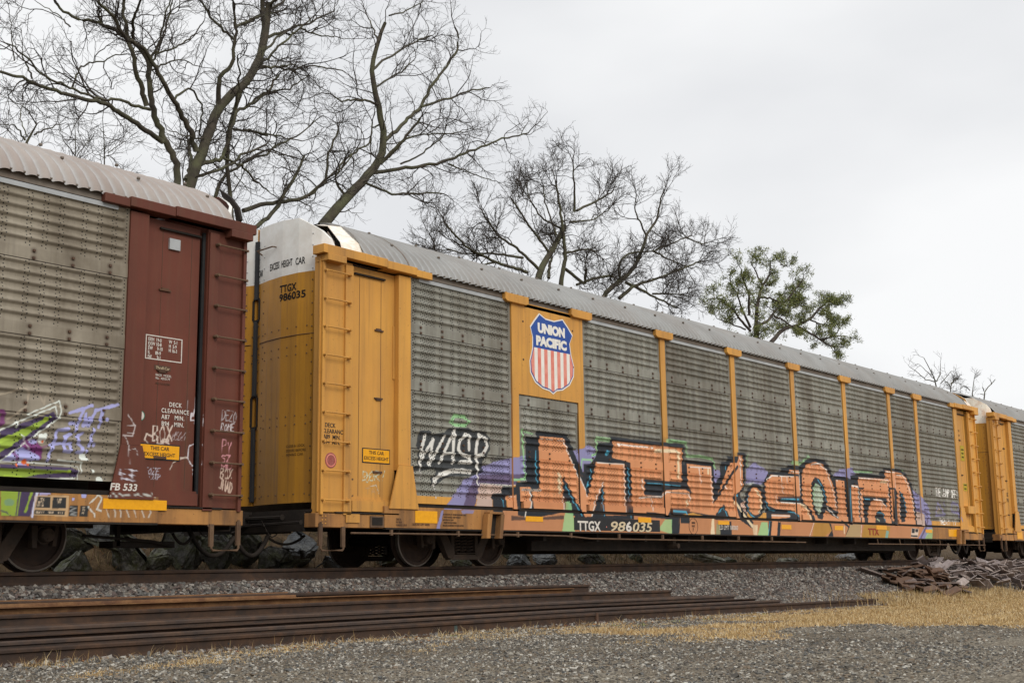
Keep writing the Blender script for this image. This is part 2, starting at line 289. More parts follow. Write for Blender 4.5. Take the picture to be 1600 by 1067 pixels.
# rust stain and old purple, wasp tag
A.P([(870,475),(1000,425),(1155,395),(1245,378),(1245,545),(850,548),(800,640),(765,832),(545,832),(610,745),(730,575),(830,540)],PU)
A.P([(850,540),(1245,535),(1245,592),(1160,592),(1150,628),(860,612),(800,832),(700,832),(780,620)],DP)
A.P([(855,615),(1040,630),(1040,692),(955,698),(955,832),(810,832)],BE)
A.P([(530,835),(548,835),(515,990),(485,990)],PU); A.P([(690,835),(805,838),(792,866),(700,866)],PU,.8)
A.P([(955,700),(1040,695),(1045,645),(1150,640),(1155,600),(1245,600),(1245,640),(1150,712),(1070,715),(1078,880),(960,880)],BK)
A.S([(1020,320),(1015,400),(960,430),(1000,410),(1060,400)],18,BK,.45,.02)
A.P([(350,175),(440,168),(450,205),(560,190),(600,150),(760,150),(800,185),(840,172),(900,185),(940,230),(945,330),(905,395),(870,440),(880,520),(840,540),(780,555),(600,555),(520,600),(480,640),(440,630),(445,570),(500,515),(470,490),(290,520),(290,475),(335,465),(335,400),(345,330),(325,300)],BK,.88)
WW=(.66,.64,.59)
for p,wd in [([(403,215),(375,310),(358,460)],30),([(362,420),(470,245)],24),([(468,250),(432,455)],28),([(440,450),(562,222)],24),([(520,440),(640,185)],26),([(646,180),(630,440)],32),([(560,365),(640,358)],20),
 ([(768,330),(768,215),(738,205),(690,260),(680,330),(700,365),(770,395),(778,435),(685,438)],28),([(850,210),(826,330),(825,400),(836,490)],30),([(850,210),(900,235),(922,300),(880,375),(822,388)],28),
 ([(775,522),(700,505),(600,515),(530,540),(480,580),(470,620)],34),([(475,610),(485,735)],8),([(358,460),(362,565)],10),([(835,500),(838,630)],8)]: A.S(p,wd*1.15,WW)
A.S([(640,60),(612,95),(645,125),(740,130),(762,95),(720,55),(640,50)],30,GR,.85)
A.P([(1075,715),(1160,712),(1168,832),(1190,870),(1195,1000),(1055,1000),(1080,870)],OR); A.S([(1040,735),(1048,800),(1050,860)],9,BL); A.S([(1095,722),(1145,726)],8,WH); A.S([(855,612),(1145,630)],5,WH,.7)
# base colour of the sprayed sill
Q=lambda x,y:(x,y)
def sill(x0,x1,c,al=1.): CV.poly([(x0,.50),(x1,.50),(x1,.885),(x0,.885)],c,al)
xs0=U(785,800,Y=-1.59)[0]; xs1=U(1440,800,Y=-1.59)[0]; sill(xs0,xs1,OS,.95)
for cr,pts in ((B,[(150,190),(480,170),(590,420)]),(C,[(-180,190),(390,250),(400,560)]),(C,[(660,385),(850,320),(860,600)]),(D,[(75,440),(130,330),(300,270),(480,215),(560,200),(650,225),(730,380)]),(E_,[(130,360),(420,300),(600,320),(720,560),(735,840)])): cr.S(pts,46,BK,.32,.07)
# M
B.P([(505,310),(590,290),(630,265),(672,282),(692,350),(650,400),(590,475),(565,460)],PU)
B.S([(128,150),(140,330),(152,525),(60,530)],16,GR,.9); B.S([(150,165),(210,182)],18,GR,.6); B.S([(690,215),(785,230)],34,GR,.55); B.S([(690,225),(695,335),(660,345)],14,GR,.9); B.S([(660,405),(658,378),(575,375),(568,450)],12,GR,.9)
B.P([(700,250),(800,250),(800,205),(860,208),(850,380),(690,355)],BK)
B.P([(235,160),(470,187),(585,475),(588,410),(650,410),(690,352),(945,382),(965,550),(968,830),(650,830),(600,830),(440,775),(210,822),(90,800),(72,565),(158,550),(152,203),(235,205)],BK)
B.P([(258,200),(440,215),(560,520),(625,655),(655,545),(690,395),(905,408),(915,800),(755,800),(745,560),(650,812),(600,812),(440,500),(447,765),(215,765),(205,620),(262,590)],OR)
B.P([(440,500),(440,640),(450,700),(480,690),(575,800),(560,780)],BK); B.P([(105,580),(190,585),(192,740),(115,755)],OR)
B.P([(445,790),(455,700),(490,690),(505,770),(520,860),(520,920),(425,920)],GR,.75); B.P([(690,650),(755,800),(650,812)],BK,.0); B.P([(735,600),(752,800),(705,800),(690,690)],BK)
B.P([(520,800),(600,812),(640,812),(690,800),(700,830),(520,840)],BK)
for p in ([(235,310),(233,420),(241,552)],[(455,568),(500,660),(575,800)],[(650,450),(645,500),(620,585)],[(740,600),(736,700),(745,800)],[(930,440),(938,640),(947,820)]): B.S(p,10,BL)
for p in ([(438,228),(480,330),(545,480),(625,655)],[(650,805),(690,670),(745,548)],[(700,400),(900,412),(905,560),(912,780)],[(437,660),(443,760)],[(270,220),(284,222)],[(305,223),(358,228)],[(390,232),(436,236)]): B.S(p,9,WH)
B.S([(410,490),(415,620)],32,CR_); B.S([(130,605),(270,612)],13,WH); B.S([(188,605),(196,690),(192,745),(150,762),(140,868)],12,WH); B.E(772,328,14,20,BL)
# E
C.S([(300,235),(400,250),(405,350),(500,352),(600,372),(625,450)],22,GR,.65); C.S([(250,236),(300,238)],30,GR,.6); C.S([(865,340),(862,430)],14,GR,.6)
C.P([(610,450),(655,460),(668,500),(615,605)],PU); C.P([(858,445),(920,395),(1025,470),(990,560),(855,560)],PU); C.S([(870,560),(960,550)],16,(.5,.55,.5),.6)
C.P([(-175,200),(0,222),(385,262),(385,400),(440,590),(465,605),(460,775),(350,800),(345,935),(285,935),(290,830),(-30,800),(-30,390),(-172,375)],BK)
C.P([(-155,235),(372,292),(368,565),(435,640),(432,745),(282,742),(255,800),(-5,790),(-20,400),(-155,362)],OR)
C.P([(85,525),(372,548),(400,603),(240,610),(215,655),(85,650)],BK); C.P([(95,770),(245,790),(245,812),(90,808)],BK)
C.S([(-10,700),(420,720)],90,(.45,.17,.07),.45,.12); B.S([(240,700),(440,720)],90,(.45,.17,.07),.4,.12); B.S([(760,720),(900,740)],90,(.45,.17,.07),.4,.12)
C.S([(165,312),(320,310),(345,330),(345,510)],28,CR_)
for p,wd in [([(-100,262),(0,275),(115,284)],9),([(75,520),(67,560),(78,612)],9),([(50,665),(130,660),(215,662),(245,622),(425,636),(432,690)],11),([(140,670),(145,762)],10),([(150,286),(140,288)],18),([(-110,262),(-112,266)],24)]: C.S(p,wd,WH)
C.S([(410,685),(408,722)],24,CR_); C.S([(100,556),(200,560),(352,578)],9,BL); C.S([(300,766),(395,772),(405,795)],16,BL)
# K
C.P([(390,378),(610,402),(617,560),(660,500),(660,395),(710,390),(712,350),(785,355),(780,322),(846,325),(852,400),(842,600),(800,640),(860,730),(860,800),(905,850),(900,902),(800,832),(720,832),(620,832),(440,775),(430,590),(400,560)],BK)
C.P([(408,408),(592,430),(600,560),(612,715),(670,560),(735,400),(780,400),(800,345),(828,348),(835,585),(755,660),(770,720),(800,822),(730,822),(685,715),(620,800),(425,772),(440,600),(414,580)],OR)
C.S([(785,430),(720,530),(632,668)],24,BK); C.P([(620,790),(685,715),(728,832),(620,832)],BK); C.P([(805,715),(845,685),(862,790)],(.62,.42,.33))
C.P([(765,640),(800,620),(800,700)],BK); C.S([(770,700),(830,790),(895,880)],24,CR_)
C.S([(640,780),(685,738),(715,832)],9,BL); C.S([(705,425),(702,455)],8,BL); C.E(780,650,7,9,BL)
for p,wd in [([(430,432),(500,436),(588,442),(590,520),(605,700)],10),([(500,440),(508,500),(515,555)],10),([(530,445),(530,455)],8),([(812,350),(818,570)],10),([(700,580),(704,595)],14)]: C.S(p,wd,WH)
C.S([(570,455),(570,480)],26,CR_)
C.E(922,690,78,132,BK); C.E(922,692,54,106,OR); C.S([(925,608),(962,650),(972,730),(955,775)],18,CR_); C.S([(868,650),(866,740),(885,795),(912,812)],9,BL)
# S Q U
D.P([(0,250),(60,300),(125,345),(80,430),(60,460),(0,440)],PU); D.P([(715,375),(790,312),(889,300),(889,445),(840,442),(838,382),(735,380)],PU); E_.P([(0,330),(80,305),(130,298),(172,382),(60,395),(0,378)],PU)
D.S([(345,250),(430,262)],34,GR,.55); D.S([(440,250),(500,190)],26,GR,.5); E_.S([(150,335),(320,342)],18,GR,.6); E_.S([(590,320),(650,400),(700,520),(715,640)],13,GR,.7)
D.P([(75,440),(130,340),(235,335),(240,298),(300,298),(300,272),(415,282),(470,228),(560,213),(650,235),(690,295),(725,390),(740,378),(840,385),(845,430),(889,440),(889,818),(100,792),(100,700),(80,600)],BK)
D.P([(95,440),(150,365),(395,378),(412,420),(412,560),(215,562),(203,600),(250,622),(425,630),(500,690),(530,797),(415,797),(410,740),(330,690),(190,680),(125,645),(100,580)],OR)
D.P([(150,730),(320,735),(320,757),(222,770),(222,930),(145,930)],OR); D.P([(315,320),(410,325),(410,357),(315,350)],OR)
for p,wd in [([(112,408),(160,374),(260,378),(362,381)],11),([(250,380),(252,460),(262,535)],11),([(300,382),(302,440)],9),([(208,545),(193,580),(215,622)],7),([(245,618),(420,630)],9),([(150,740),(320,747)],12),([(330,335),(410,340),(425,560)],8),
 ([(525,268),(590,260),(660,320),(700,430),(740,560),(755,690)],12),([(518,440),(513,560),(524,640)],8),([(658,655),(720,720),(800,795)],9),([(690,690),(690,755)],8)]: D.S(p,wd,WH)
D.S([(120,560),(400,540)],60,(.45,.17,.07),.4,.12); D.S([(470,500),(500,620)],50,(.45,.17,.07),.35,.10)
D.S([(425,635),(480,670),(515,770)],22,CR_); D.S([(240,590),(400,592)],14,BL); D.S([(100,610),(130,688),(190,698)],10,BL); D.S([(310,705),(375,715),(402,752)],10,BL)
D.P([(438,340),(480,268),(560,242),(630,272),(680,345),(730,465),(765,700),(720,700),(655,650),(650,690),(800,800),(560,797),(525,690),(452,620),(440,580)],OR)
D.P([(560,385),(600,400),(640,470),(672,600),(652,700),(620,778),(580,768),(545,690),(522,560),(525,440)],BK); D.P([(565,445),(600,460),(632,560),(628,630),(600,735),(585,720),(548,640),(538,560),(540,480)],(.40,.47,.36))
D.S([(565,450),(545,520),(548,620)],14,GR,.7); D.S([(655,645),(770,720)],22,BK); D.S([(585,410),(625,470),(665,620)],10,BL)
D.S([(525,268),(590,260),(660,320),(700,430),(740,560),(755,690)],11,WH)
D.P([(750,410),(832,417),(835,600),(860,800),(785,792),(775,720),(765,560)],OR); D.S([(760,415),(830,426),(835,520)],9,WH)
# second U, A, D
E_.P([(0,385),(70,385),(110,405),(118,370),(172,362),(198,342),(380,368),(385,330),(420,325),(420,298),(560,312),(620,345),(680,450),(715,560),(728,842),(200,822),(0,812)],BK)
E_.P([(0,412),(58,420),(72,640),(92,805),(0,800)],OR); E_.P([(125,458),(185,462),(192,600),(207,822),(132,822)],OR); E_.P([(203,495),(228,500),(240,815),(215,815)],OR)
E_.P([(185,385),(468,405),(472,582),(235,562),(235,485),(195,480)],OR)
E_.P([(272,815),(278,690),(310,610),(360,582),(410,605),(452,668),(455,575),(476,575),(492,822),(436,806),(427,730),(380,690),(345,740),(340,812)],OR); E_.P([(340,812),(345,735),(380,688),(427,722),(436,806)],BK); E_.S([(355,775),(380,790)],14,(.4,.45,.3))
E_.P([(485,500),(512,503),(517,795),(500,792)],OR); E_.P([(435,322),(560,343),(622,380),(668,480),(700,620),(716,842),(548,842),(548,520),(530,490),(476,480),(470,400),(435,400)],OR)
E_.P([(570,515),(600,540),(625,620),(636,720),(615,800),(580,805)],BK); E_.S([(532,500),(536,790)],12,BK)
for p,wd in [([(437,337),(520,343),(528,490)],9),([(545,368),(600,368),(650,460),(690,600),(705,720)],11),([(190,396),(465,412),(468,600)],7),([(330,592),(400,600),(450,668)],9),([(400,610),(405,680)],7),([(130,466),(186,476)],16),([(190,490),(200,780)],8),([(210,520),(228,780)],5),([(565,540),(575,760)],7)]: E_.S(p,wd,WH)
for p in ([(578,525),(612,590),(632,710)],[(368,712),(415,718),(432,790)],[(245,588),(290,590)],[(105,490),(120,790)]): E_.S(p,9,BL)
E_.S([(395,430),(448,432)],20,CR_); E_.P([(726,700),(800,742),(800,835),(728,835)],BE)
E_.P([(690,500),(790,590),(830,640),(852,720),(866,860),(800,955),(735,955),(800,842),(805,742),(722,690)],PU); E_.S([(724,690),(820,712),(832,770),(810,850),(760,950)],22,DP)
E_.P([(832,862),(872,862),(866,957),(798,957)],GR,.6)
for p in ([(905,740),(925,620),(990,735),(905,742)],[(1050,700),(1055,622),(1110,640),(1125,720),(1060,705)],[(1100,700),(1140,790)],[(980,620),(985,650)]): E_.S(p,24,PU,.85)
E_.S([(920,700),(940,680)],20,BE,.6)
E_.S([(880,565),(882,567)],7,WH); E_.S([(892,565),(894,567)],7,WH); E_.W("THE JUMP OFF!",905,485,75,16,10,(.85,.83,.78),.0,2); E_.W("TWENTY 17",935,770,52,17.5,9,(.85,.83,.78),0,1)
# sprayed sill pieces
def pc(cr,pts,c,al=1.): cr.P(pts,c,al)
pc(A,[(1070,905),(1240,905),(1250,1000),(1060,1000)],OS); pc(B,[(40,800),(210,818),(440,800),(440,830),(40,835)],BK,.8); 
pc(C,[(280,820),(350,820),(332,940),(285,940)],BK); pc(C,[(350,812),(422,815),(420,862),(355,860)],BK); pc(C,[(235,832),(288,832),(286,940),(180,910)],GR,.7)
pc(C,[(590,825),(606,825),(612,945),(580,945)],CR_); pc(C,[(640,862),(738,842),(742,945),(628,945)],BK); pc(C,[(625,865),(650,862),(655,945),(620,945)],(.3,.28,.15))
pc(C,[(965,850),(1012,850),(1022,955),(935,955)],GR,.8); pc(C,[(875,850),(935,885),(925,955),(905,955),(900,900)],CR_,.7); pc(C,[(1020,842),(1048,845),(1036,955),(1018,955)],BK); pc(C,[(1090,850),(1112,850),(1106,955),(1084,955)],BK)
D.S([(132,795),(118,930)],9,BL); D.S([(212,780),(205,930)],14,BK); pc(D,[(0,830),(20,830),(18,925),(0,925)],CR_,.7); pc(D,[(545,808),(680,815),(708,880),(640,935),(525,935)],MU,.9); pc(D,[(680,812),(700,820),(722,935),(670,935),(705,880)],BK); D.S([(540,812),(500,935)],6,WH)
D.S([(800,792),(868,850),(838,930)],22,BK); D.S([(822,850),(822,900)],26,CR_,.8); pc(D,[(860,870),(889,810),(889,935),(850,935)],(.35,.36,.2),.8)
E_.S([(130,825),(100,820),(80,930)],10,BK); pc(E_,[(135,822),(205,826),(200,940),(60,940),(100,850)],(.40,.28,.14)); E_.S([(212,826),(205,940)],7,WH); pc(E_,[(235,826),(478,842),(465,948),(212,944)],MU); pc(E_,[(440,880),(465,885),(455,948),(430,948)],(.2,.36,.3))
pc(E_,[(675,858),(742,866),(732,945),(668,942)],(.62,.5,.4)); pc(E_,[(678,862),(705,864),(702,905),(676,903)],BK); pc(E_,[(710,866),(738,868),(733,895),(708,893)],BK); pc(E_,[(670,922),(730,925),(730,940),(668,938)],BK)
# maroon car
PL=(.38,.38,.66); MG=(.16,.035,.14); DK=(.065,.045,.095); LM=(.26,.36,.05); WM=(.68,.72,.66)
Fc.S([(0,70),(60,60),(160,20),(210,60),(190,150),(100,215),(60,240)],16,(.48,.40,.30),.5); Fc.S([(280,60),(310,140),(330,60),(400,150),(450,170)],14,(.48,.40,.30),.35)
Fc.S([(0,190),(25,190),(20,260),(0,280)],34,MG,.9)
Fc.P([(0,325),(380,192),(402,240),(205,385),(0,530)],DK); Fc.P([(0,385),(330,235),(345,250),(60,440),(0,475)],LM); Fc.P([(200,375),(265,385),(300,470),(280,530),(190,530),(105,500),(150,430)],MG); Fc.P([(10,528),(150,435),(275,495),(272,532)],PL)
Fc.E(235,400,30,18,PL); Fc.S([(0,400),(70,365)],30,(.36,.50,.07)); Fc.E(320,242,18,17,(.42,.55,.06)); Fc.E(353,227,9,9,(.42,.55,.06)); Fc.S([(100,470),(140,560),(180,570)],24,MG,.8); Fc.S([(140,555),(180,575)],34,PL)
Fc.P([(0,555),(500,580),(545,600),(540,645),(300,650),(200,640),(0,690)],DK); Fc.P([(0,580),(470,600),(485,615),(280,625),(150,650),(30,662),(0,650)],LM); Fc.E(480,608,14,12,(.36,.5,.05)); Fc.S([(30,660),(40,630),(150,640)],8,(.36,.5,.05)); Fc.S([(0,685),(70,690)],22,(.45,.6,.1))
for p,wd in [([(0,322),(120,265),(390,155),(408,240),(205,385)],11),([(195,210),(420,115),(432,190),(415,240)],9),([(120,265),(115,300)],12),([(10,528),(185,400),(150,350),(175,390),(200,450)],9),([(0,540),(200,540),(550,572),(545,655),(530,690)],11),([(400,530),(570,545),(565,620)],9),([(190,685),(300,660),(525,652)],9),([(190,682),(290,692)],9),([(598,520),(595,580)],6)]: Fc.S(p,wd,WM)
for x,y,r,c in [(580,505,24,WM),(695,670,27,WM),(645,605,11,WM),(605,520,11,WM),(295,375,30,WM),(325,348,10,WM),(172,540,19,(.72,.14,.03)),(198,558,9,(.72,.14,.03)),(118,562,9,(.72,.14,.03)),(465,703,19,(.72,.14,.03)),(495,708,8,(.72,.14,.03)),(542,706,8,(.72,.14,.03)),(300,397,8,(.72,.14,.03)),(580,770,20,PL),(505,797,11,PL)]: Fc.E(x,y,r,r*1.1,c)
Fc.S([(430,725),(480,745)],34,PL,.9); Fc.S([(150,430),(180,380),(200,460),(330,430)],12,MG,.6)
for p in ([(488,200),(560,178),(645,148)],[(585,182),(560,240),(525,325)],[(490,270),(515,270)],[(605,205),(585,292),(630,235),(618,292),(665,195)],[(672,182),(740,165),(828,140)],[(722,175),(690,302)],[(750,244),(751,246)],[(400,322),(480,310)],[(402,322),(370,430),(330,530)],[(350,422),(425,412)],[(500,345),(455,365),(447,465),(492,470),(497,412),(475,415)],[(578,340),(540,365),(548,410),(580,440),(568,475),(535,472)],[(655,315),(622,430)],[(600,465),(602,467)],[(656,420),(657,422)]): Fc.S(p,24,PL)
Fc.P([(0,720),(128,726),(108,918),(0,918)],LM); Fc.E(60,820,34,26,(.16,.28,.2),.7); Fc.S([(0,880),(40,890),(70,915)],8,DK); Fc.P([(128,728),(255,738),(205,922),(105,918)],DK); Fc.S([(222,742),(198,810),(172,885)],17,LM); Fc.S([(140,730),(115,915)],7,LM); Fc.S([(262,740),(235,830),(220,920)],18,(.55,.56,.72)); Fc.P([(265,735),(345,740),(350,768),(270,770)],PL,.8)
for P in ([(238,772),(480,772),(468,925),(225,912)],): Fc.P(P,(.60,.44,.26),.55)
for P in ([(262,780),(350,782),(345,862),(245,860)],[(362,784),(462,786),(455,865),(356,864)],[(240,872),(447,878),(445,908),(236,902)],[(480,842),(538,842),(534,918),(472,915)],[(556,842),(612,845),(606,918),(548,918)]): Fc.P(P,(.03,.03,.03))
for (x,y,h,w,t) in [(275,795,14,10,"TTX"),(262,812,16,9,"ADPC"),(255,835,13,9,"IP1 B"),(398,796,12,10,"LUB"),(402,815,12,10,"HG"),(250,882,12,9,"BLT 17"),(335,885,12,9,"9519"),(400,886,12,9,"5 17"),(570,850,11,10,"CO"),(568,868,11,10,"TS"),(565,888,11,10,"AB")]: Fc.W(t,x,y,h,w,3,(.62,.48,.33))
Fc.S([(485,850),(525,860),(480,880),(530,890),(485,905),(525,910)],8,(.4,.4,.38),.6)
Fc.S([(620,830),(680,770),(705,790),(670,870),(700,880)],12,WM,.7); Fc.S([(610,850),(650,900),(655,925)],12,WM,.7)
G=Crop(0,640,4.0,-1.60)   # door of the maroon car and tags around it
for x in (700,745,790,850,900,950): G.S([(x-20,540),(x,522),(x+20,545)],12,WM,.6)
for x in (660,710,745,785,830,880,930,985): G.S([(x,608),(x+12,640),(x+random.randint(-8,24),672)],10,WM,.45)
for p in ([(770,160),(830,165),(845,100),(800,30)],[(790,100),(845,95)],[(795,145),(838,147)],[(780,170),(800,200),(800,340)],[(795,255),(840,242),(850,280)]): G.S(p,7,(.55,.48,.46),.8)
G.Y=-1.50
G.W("BOX",955,100,95,42,9,(.62,.5,.42),.05); G.S([(950,165),(915,150),(905,185),(930,215)],9,(.62,.5,.42)); G.W("UR",985,185,30,40,8,(.62,.5,.42)); G.W("MSOZE",1070,140,50,20,3,(.5,.42,.42),.3)
G.W("LENS",1190,20,45,26,11,(.66,.62,.64),.2,18); G.S([(1222,-80),(1218,-10),(1205,40)],9,(.6,.56,.58)); G.S([(1160,130),(1175,-60)],4,(.6,.56,.58),.6)
G.S([(1218,208),(1180,230),(1172,300),(1200,350),(1240,345),(1262,290),(1258,230),(1222,208)],8,(.58,.54,.56)); G.S([(1220,262),(1214,282)],12,(.58,.54,.56)); G.S([(1205,375),(1206,377)],13,(.58,.54,.56)); G.S([(1205,400),(1206,402)],13,(.58,.54,.56)); G.S([(1168,290),(1080,330),(1062,372)],5,(.6,.5,.42)); G.S([(1080,300),(1168,300)],7,(.6,.5,.42))
G.Y=-1.61; G.W("AEZE",730,365,60,28,6,(.62,.6,.66),.25,6); G.Y=-1.50; G.W("SOZE",900,360,35,25,4,(.5,.46,.52),.25,2); G.W("SOAP",915,395,35,22,4,(.5,.46,.52),.2,3)
G.Y=-1.565
G.W("DEZO",1385,0,65,24,4,(.5,.45,.45),.1,4); G.W("ROME",1380,85,45,21,4,(.6,.55,.55),.1,2)
G.W("PY",1385,185,90,30,6,(.62,.28,.30),.1,15); G.W("SZ",1385,285,40,30,6,(.62,.28,.30)); G.W("MU",1385,340,30,34,6,(.62,.28,.30)); G.W("BOX",1375,365,60,26,6,(.62,.46,.36),.1,3); G.W("JHAD",1368,430,65,21,6,(.62,.46,.36),.1,8); G.S([(1440,480),(1440,560)],4,(.62,.46,.36))
H=Crop(300,720,4.0,-1.50)   # yellow corner of the main car
H.W("DOR!",1065,62,60,38,5,(.55,.62,.45),.1,0); H.S([(1095,85),(1075,100),(1095,135),(1120,90)],5,(.55,.62,.45)); H.S([(1100,160),(1150,150),(1170,205)],5,(.6,.55,.42)); H.W("TA",1085,170,35,35,6,(.4,.3,.2),0,0,.4)
H.W("T",970,115,55,36,9,BK,.1,0); H.W("B",960,165,50,44,9,BK,.1,0); H.S([(965,250),(1005,215)],9,BK); H.W("G",970,250,45,38,9,BK)
# ---------------------------------------------------------------- lettering meshes
def text(body,name,m,parent,origin,xdir,size,sx=1.,bold=0.,zdir=(0,0,1),depth=.0015,align='LEFT',shear=0.,label=None,space=1.,width=None):
    cu=bpy.data.curves.new('t','FONT'); cu.body=body; cu.size=size; cu.offset=bold; cu.extrude=depth; cu.resolution_u=3; cu.align_x=align; cu.shear=shear; cu.space_character=space; cu.space_line=.9
    to=bpy.data.objects.new('t',cu); scene.collection.objects.link(to); dg=bpy.context.evaluated_depsgraph_get()
    me=bpy.data.meshes.new_from_object(to.evaluated_get(dg)); bpy.data.objects.remove(to); me.name=name
    if width:
        xs_=[v.co.x for v in me.vertices]; sx=width/(max(xs_)-min(xs_))
    xd=Vector(xdir); zd=Vector(zdir); nd=xd.cross(zd)
    po=Vector(parent['_o']) if '_o' in parent else Vector((0,0,0))
    mtx=Matrix([[xd[i]*sx for i in range(3)],[zd[i] for i in range(3)],[nd[i] for i in range(3)]]).transposed().to_4x4()
    mtx.translation=Vector(origin)-po
    me.transform(mtx); me.materials.clear(); me.materials.append(m)
    o=bpy.data.objects.new(name,me); scene.collection.objects.link(o); o.parent=parent
    if label: o['label']=label
    return o
# ---------------------------------------------------------------- painted front faces
def face_grid(x0,x1,z0,z1,yf,hx,hz,zfun=None,xs=None,zs=None):
    if xs is None: xs=np.linspace(x0,x1,max(2,int(round((x1-x0)/hx))+1))
    if zs is None: zs=np.linspace(z0,z1,max(2,int(round((z1-z0)/hz))+1))
    Xg,Zg=np.meshgrid(xs,zs); Yg=yf(Xg,Zg) if callable(yf) else np.full(Xg.shape,yf)
    nx,nz=len(xs),len(zs); I=np.arange(nx*nz).reshape(nz,nx)
    F=np.stack([I[:-1,:-1],I[:-1,1:],I[1:,1:],I[1:,:-1]],-1).reshape(-1,4)
    return np.stack([Xg,Yg,Zg],-1).reshape(-1,3),F
def step(x): return float(np.clip(.0115+.00055*(x-8),.0115,.03))
def merged(name,pieces,mats,parent,smooth=False,mis=None,uvf=None):
    V=[];Fs=[];n=0;mi=[]
    for k,(v,f) in enumerate(pieces):
        V.append(v); Fs.append(f+n); n+=len(v); mi+=[0 if mis is None else mis[k]]*len(f)
    V=np.concatenate(V); Fs=np.concatenate(Fs); cols=CV.sample(V[:,0],V[:,2]); o0=np.array(parent['_o'])
    uv=uvf(V) if uvf else None
    return mesh_obj(name,V-o0,Fs,mats,parent,smooth,mi=mi,cols=cols,uv=uv)
def boxarr(x0,x1,y0,y1,z0,z1,nofront=True):
    v=np.array([(x,y,z) for x in (x0,x1) for y in (y0,y1) for z in (z0,z1)],float)
    f=[(0,1,3,2),(4,6,7,5),(2,3,7,6),(0,2,6,4),(1,5,7,3)]
    if not nofront: f.append((0,4,5,1))
    return v,np.array(f)
def painted_box(name,x0,x1,y0,y1,z0,z1,m,parent,ztop=2.7):
    "box whose front face at y0 carries the sprayed paint"
    zt=min(z1,ztop); ps=[face_grid(x0,x1,z0,zt,y0,step(x0),.0125),boxarr(x0,x1,y0,y1,z0,z1)]
    if zt<z1: ps.append(face_grid(x0,x1,zt,z1,y0,9,9))
    return merged(name,ps,m,parent)
SH=.87   # height of one sheet row
RID=.118; AMP=.031
def corr(z):
    "horizontal ridges of the side sheets: rows of five, a flat bolted strip at each row's foot"
    t=(z-.87)%SH; u=(t-.19)/RID; k=u-np.floor(u)
    on=(t>.19)&(t<.19+RID*5.6)
    r=.5-.5*np.cos(2*np.pi*np.clip((k-.18)/.80,0,1))
    return np.where(on,r,0)
def side_panel(parent,x0,x1,m,z0=1.03,z1=4.36,name='side_panel',ztop=2.6):
    zs=[]
    z=z0
    fine=list(np.arange(z0,min(ztop,z1),.0115))
    brk=[]
    for row in range(-1,4):
        b=.87+row*SH
        brk+=[b+.001,b+.012,b+.15]
        for i in range(6):
            for k in (0,.18,.28,.38,.48,.58,.68,.78,.88,.98): 
                q=b+.19+RID*(i+k)
                if q<b+.19+RID*5.6: brk.append(q)
    up=sorted(q for q in brk if (fine[-1] if fine else z0)+.004<q<z1-.004)
    zf=np.array(fine+([] if up or z1<ztop else [])); zu=np.array([fine[-1]]+up+[z1]) if z1>ztop else None
    def yf(X,Z):
        e=np.clip(np.minimum(X-x0-.05,x1-.05-X)/.05,0,1); lap=np.interp((Z-.87)%SH,[0,.012,.15,.19],[-.004,-.010,-.008,0])
        return -1.568-AMP*corr(Z)*e+lap*.8
    ps=[face_grid(x0,x1,0,0,yf,step(x0),0,zs=zf)]
    ex=np.array([x0,x0+.05,x0+.075,x0+.1,(x0+x1)/2,x1-.1,x1-.075,x1-.05,x1])
    if zu is not None: ps.append(face_grid(x0,x1,0,0,yf,9,0,xs=ex,zs=zu))
    ps.append((np.array([(x0,-1.5,z0),(x1,-1.5,z0),(x1,-1.5,z1),(x0,-1.5,z1)],float),np.array([(0,3,2,1)])))
    nb=max(2,round((x1-x0)/.5)); mis=[0]*len(ps)
    for r in ([1,2] if z1<3 else [1,2,3]):
        for k in range(nb):
            for dz in (.03,.115):
                x=x0+(k+.5)*(x1-x0)/nb; z=.87+r*SH+dz; ps.append(boxarr(x-.014,x+.014,-1.594,-1.57,z-.013,z+.013,False)); mis.append(1)
    return merged(name,ps,[m,M['rust']],parent,mis=mis,uvf=lambda V: np.stack([(V[:,0]-x0)/(x1-x0)*nb,V[:,2]],-1))
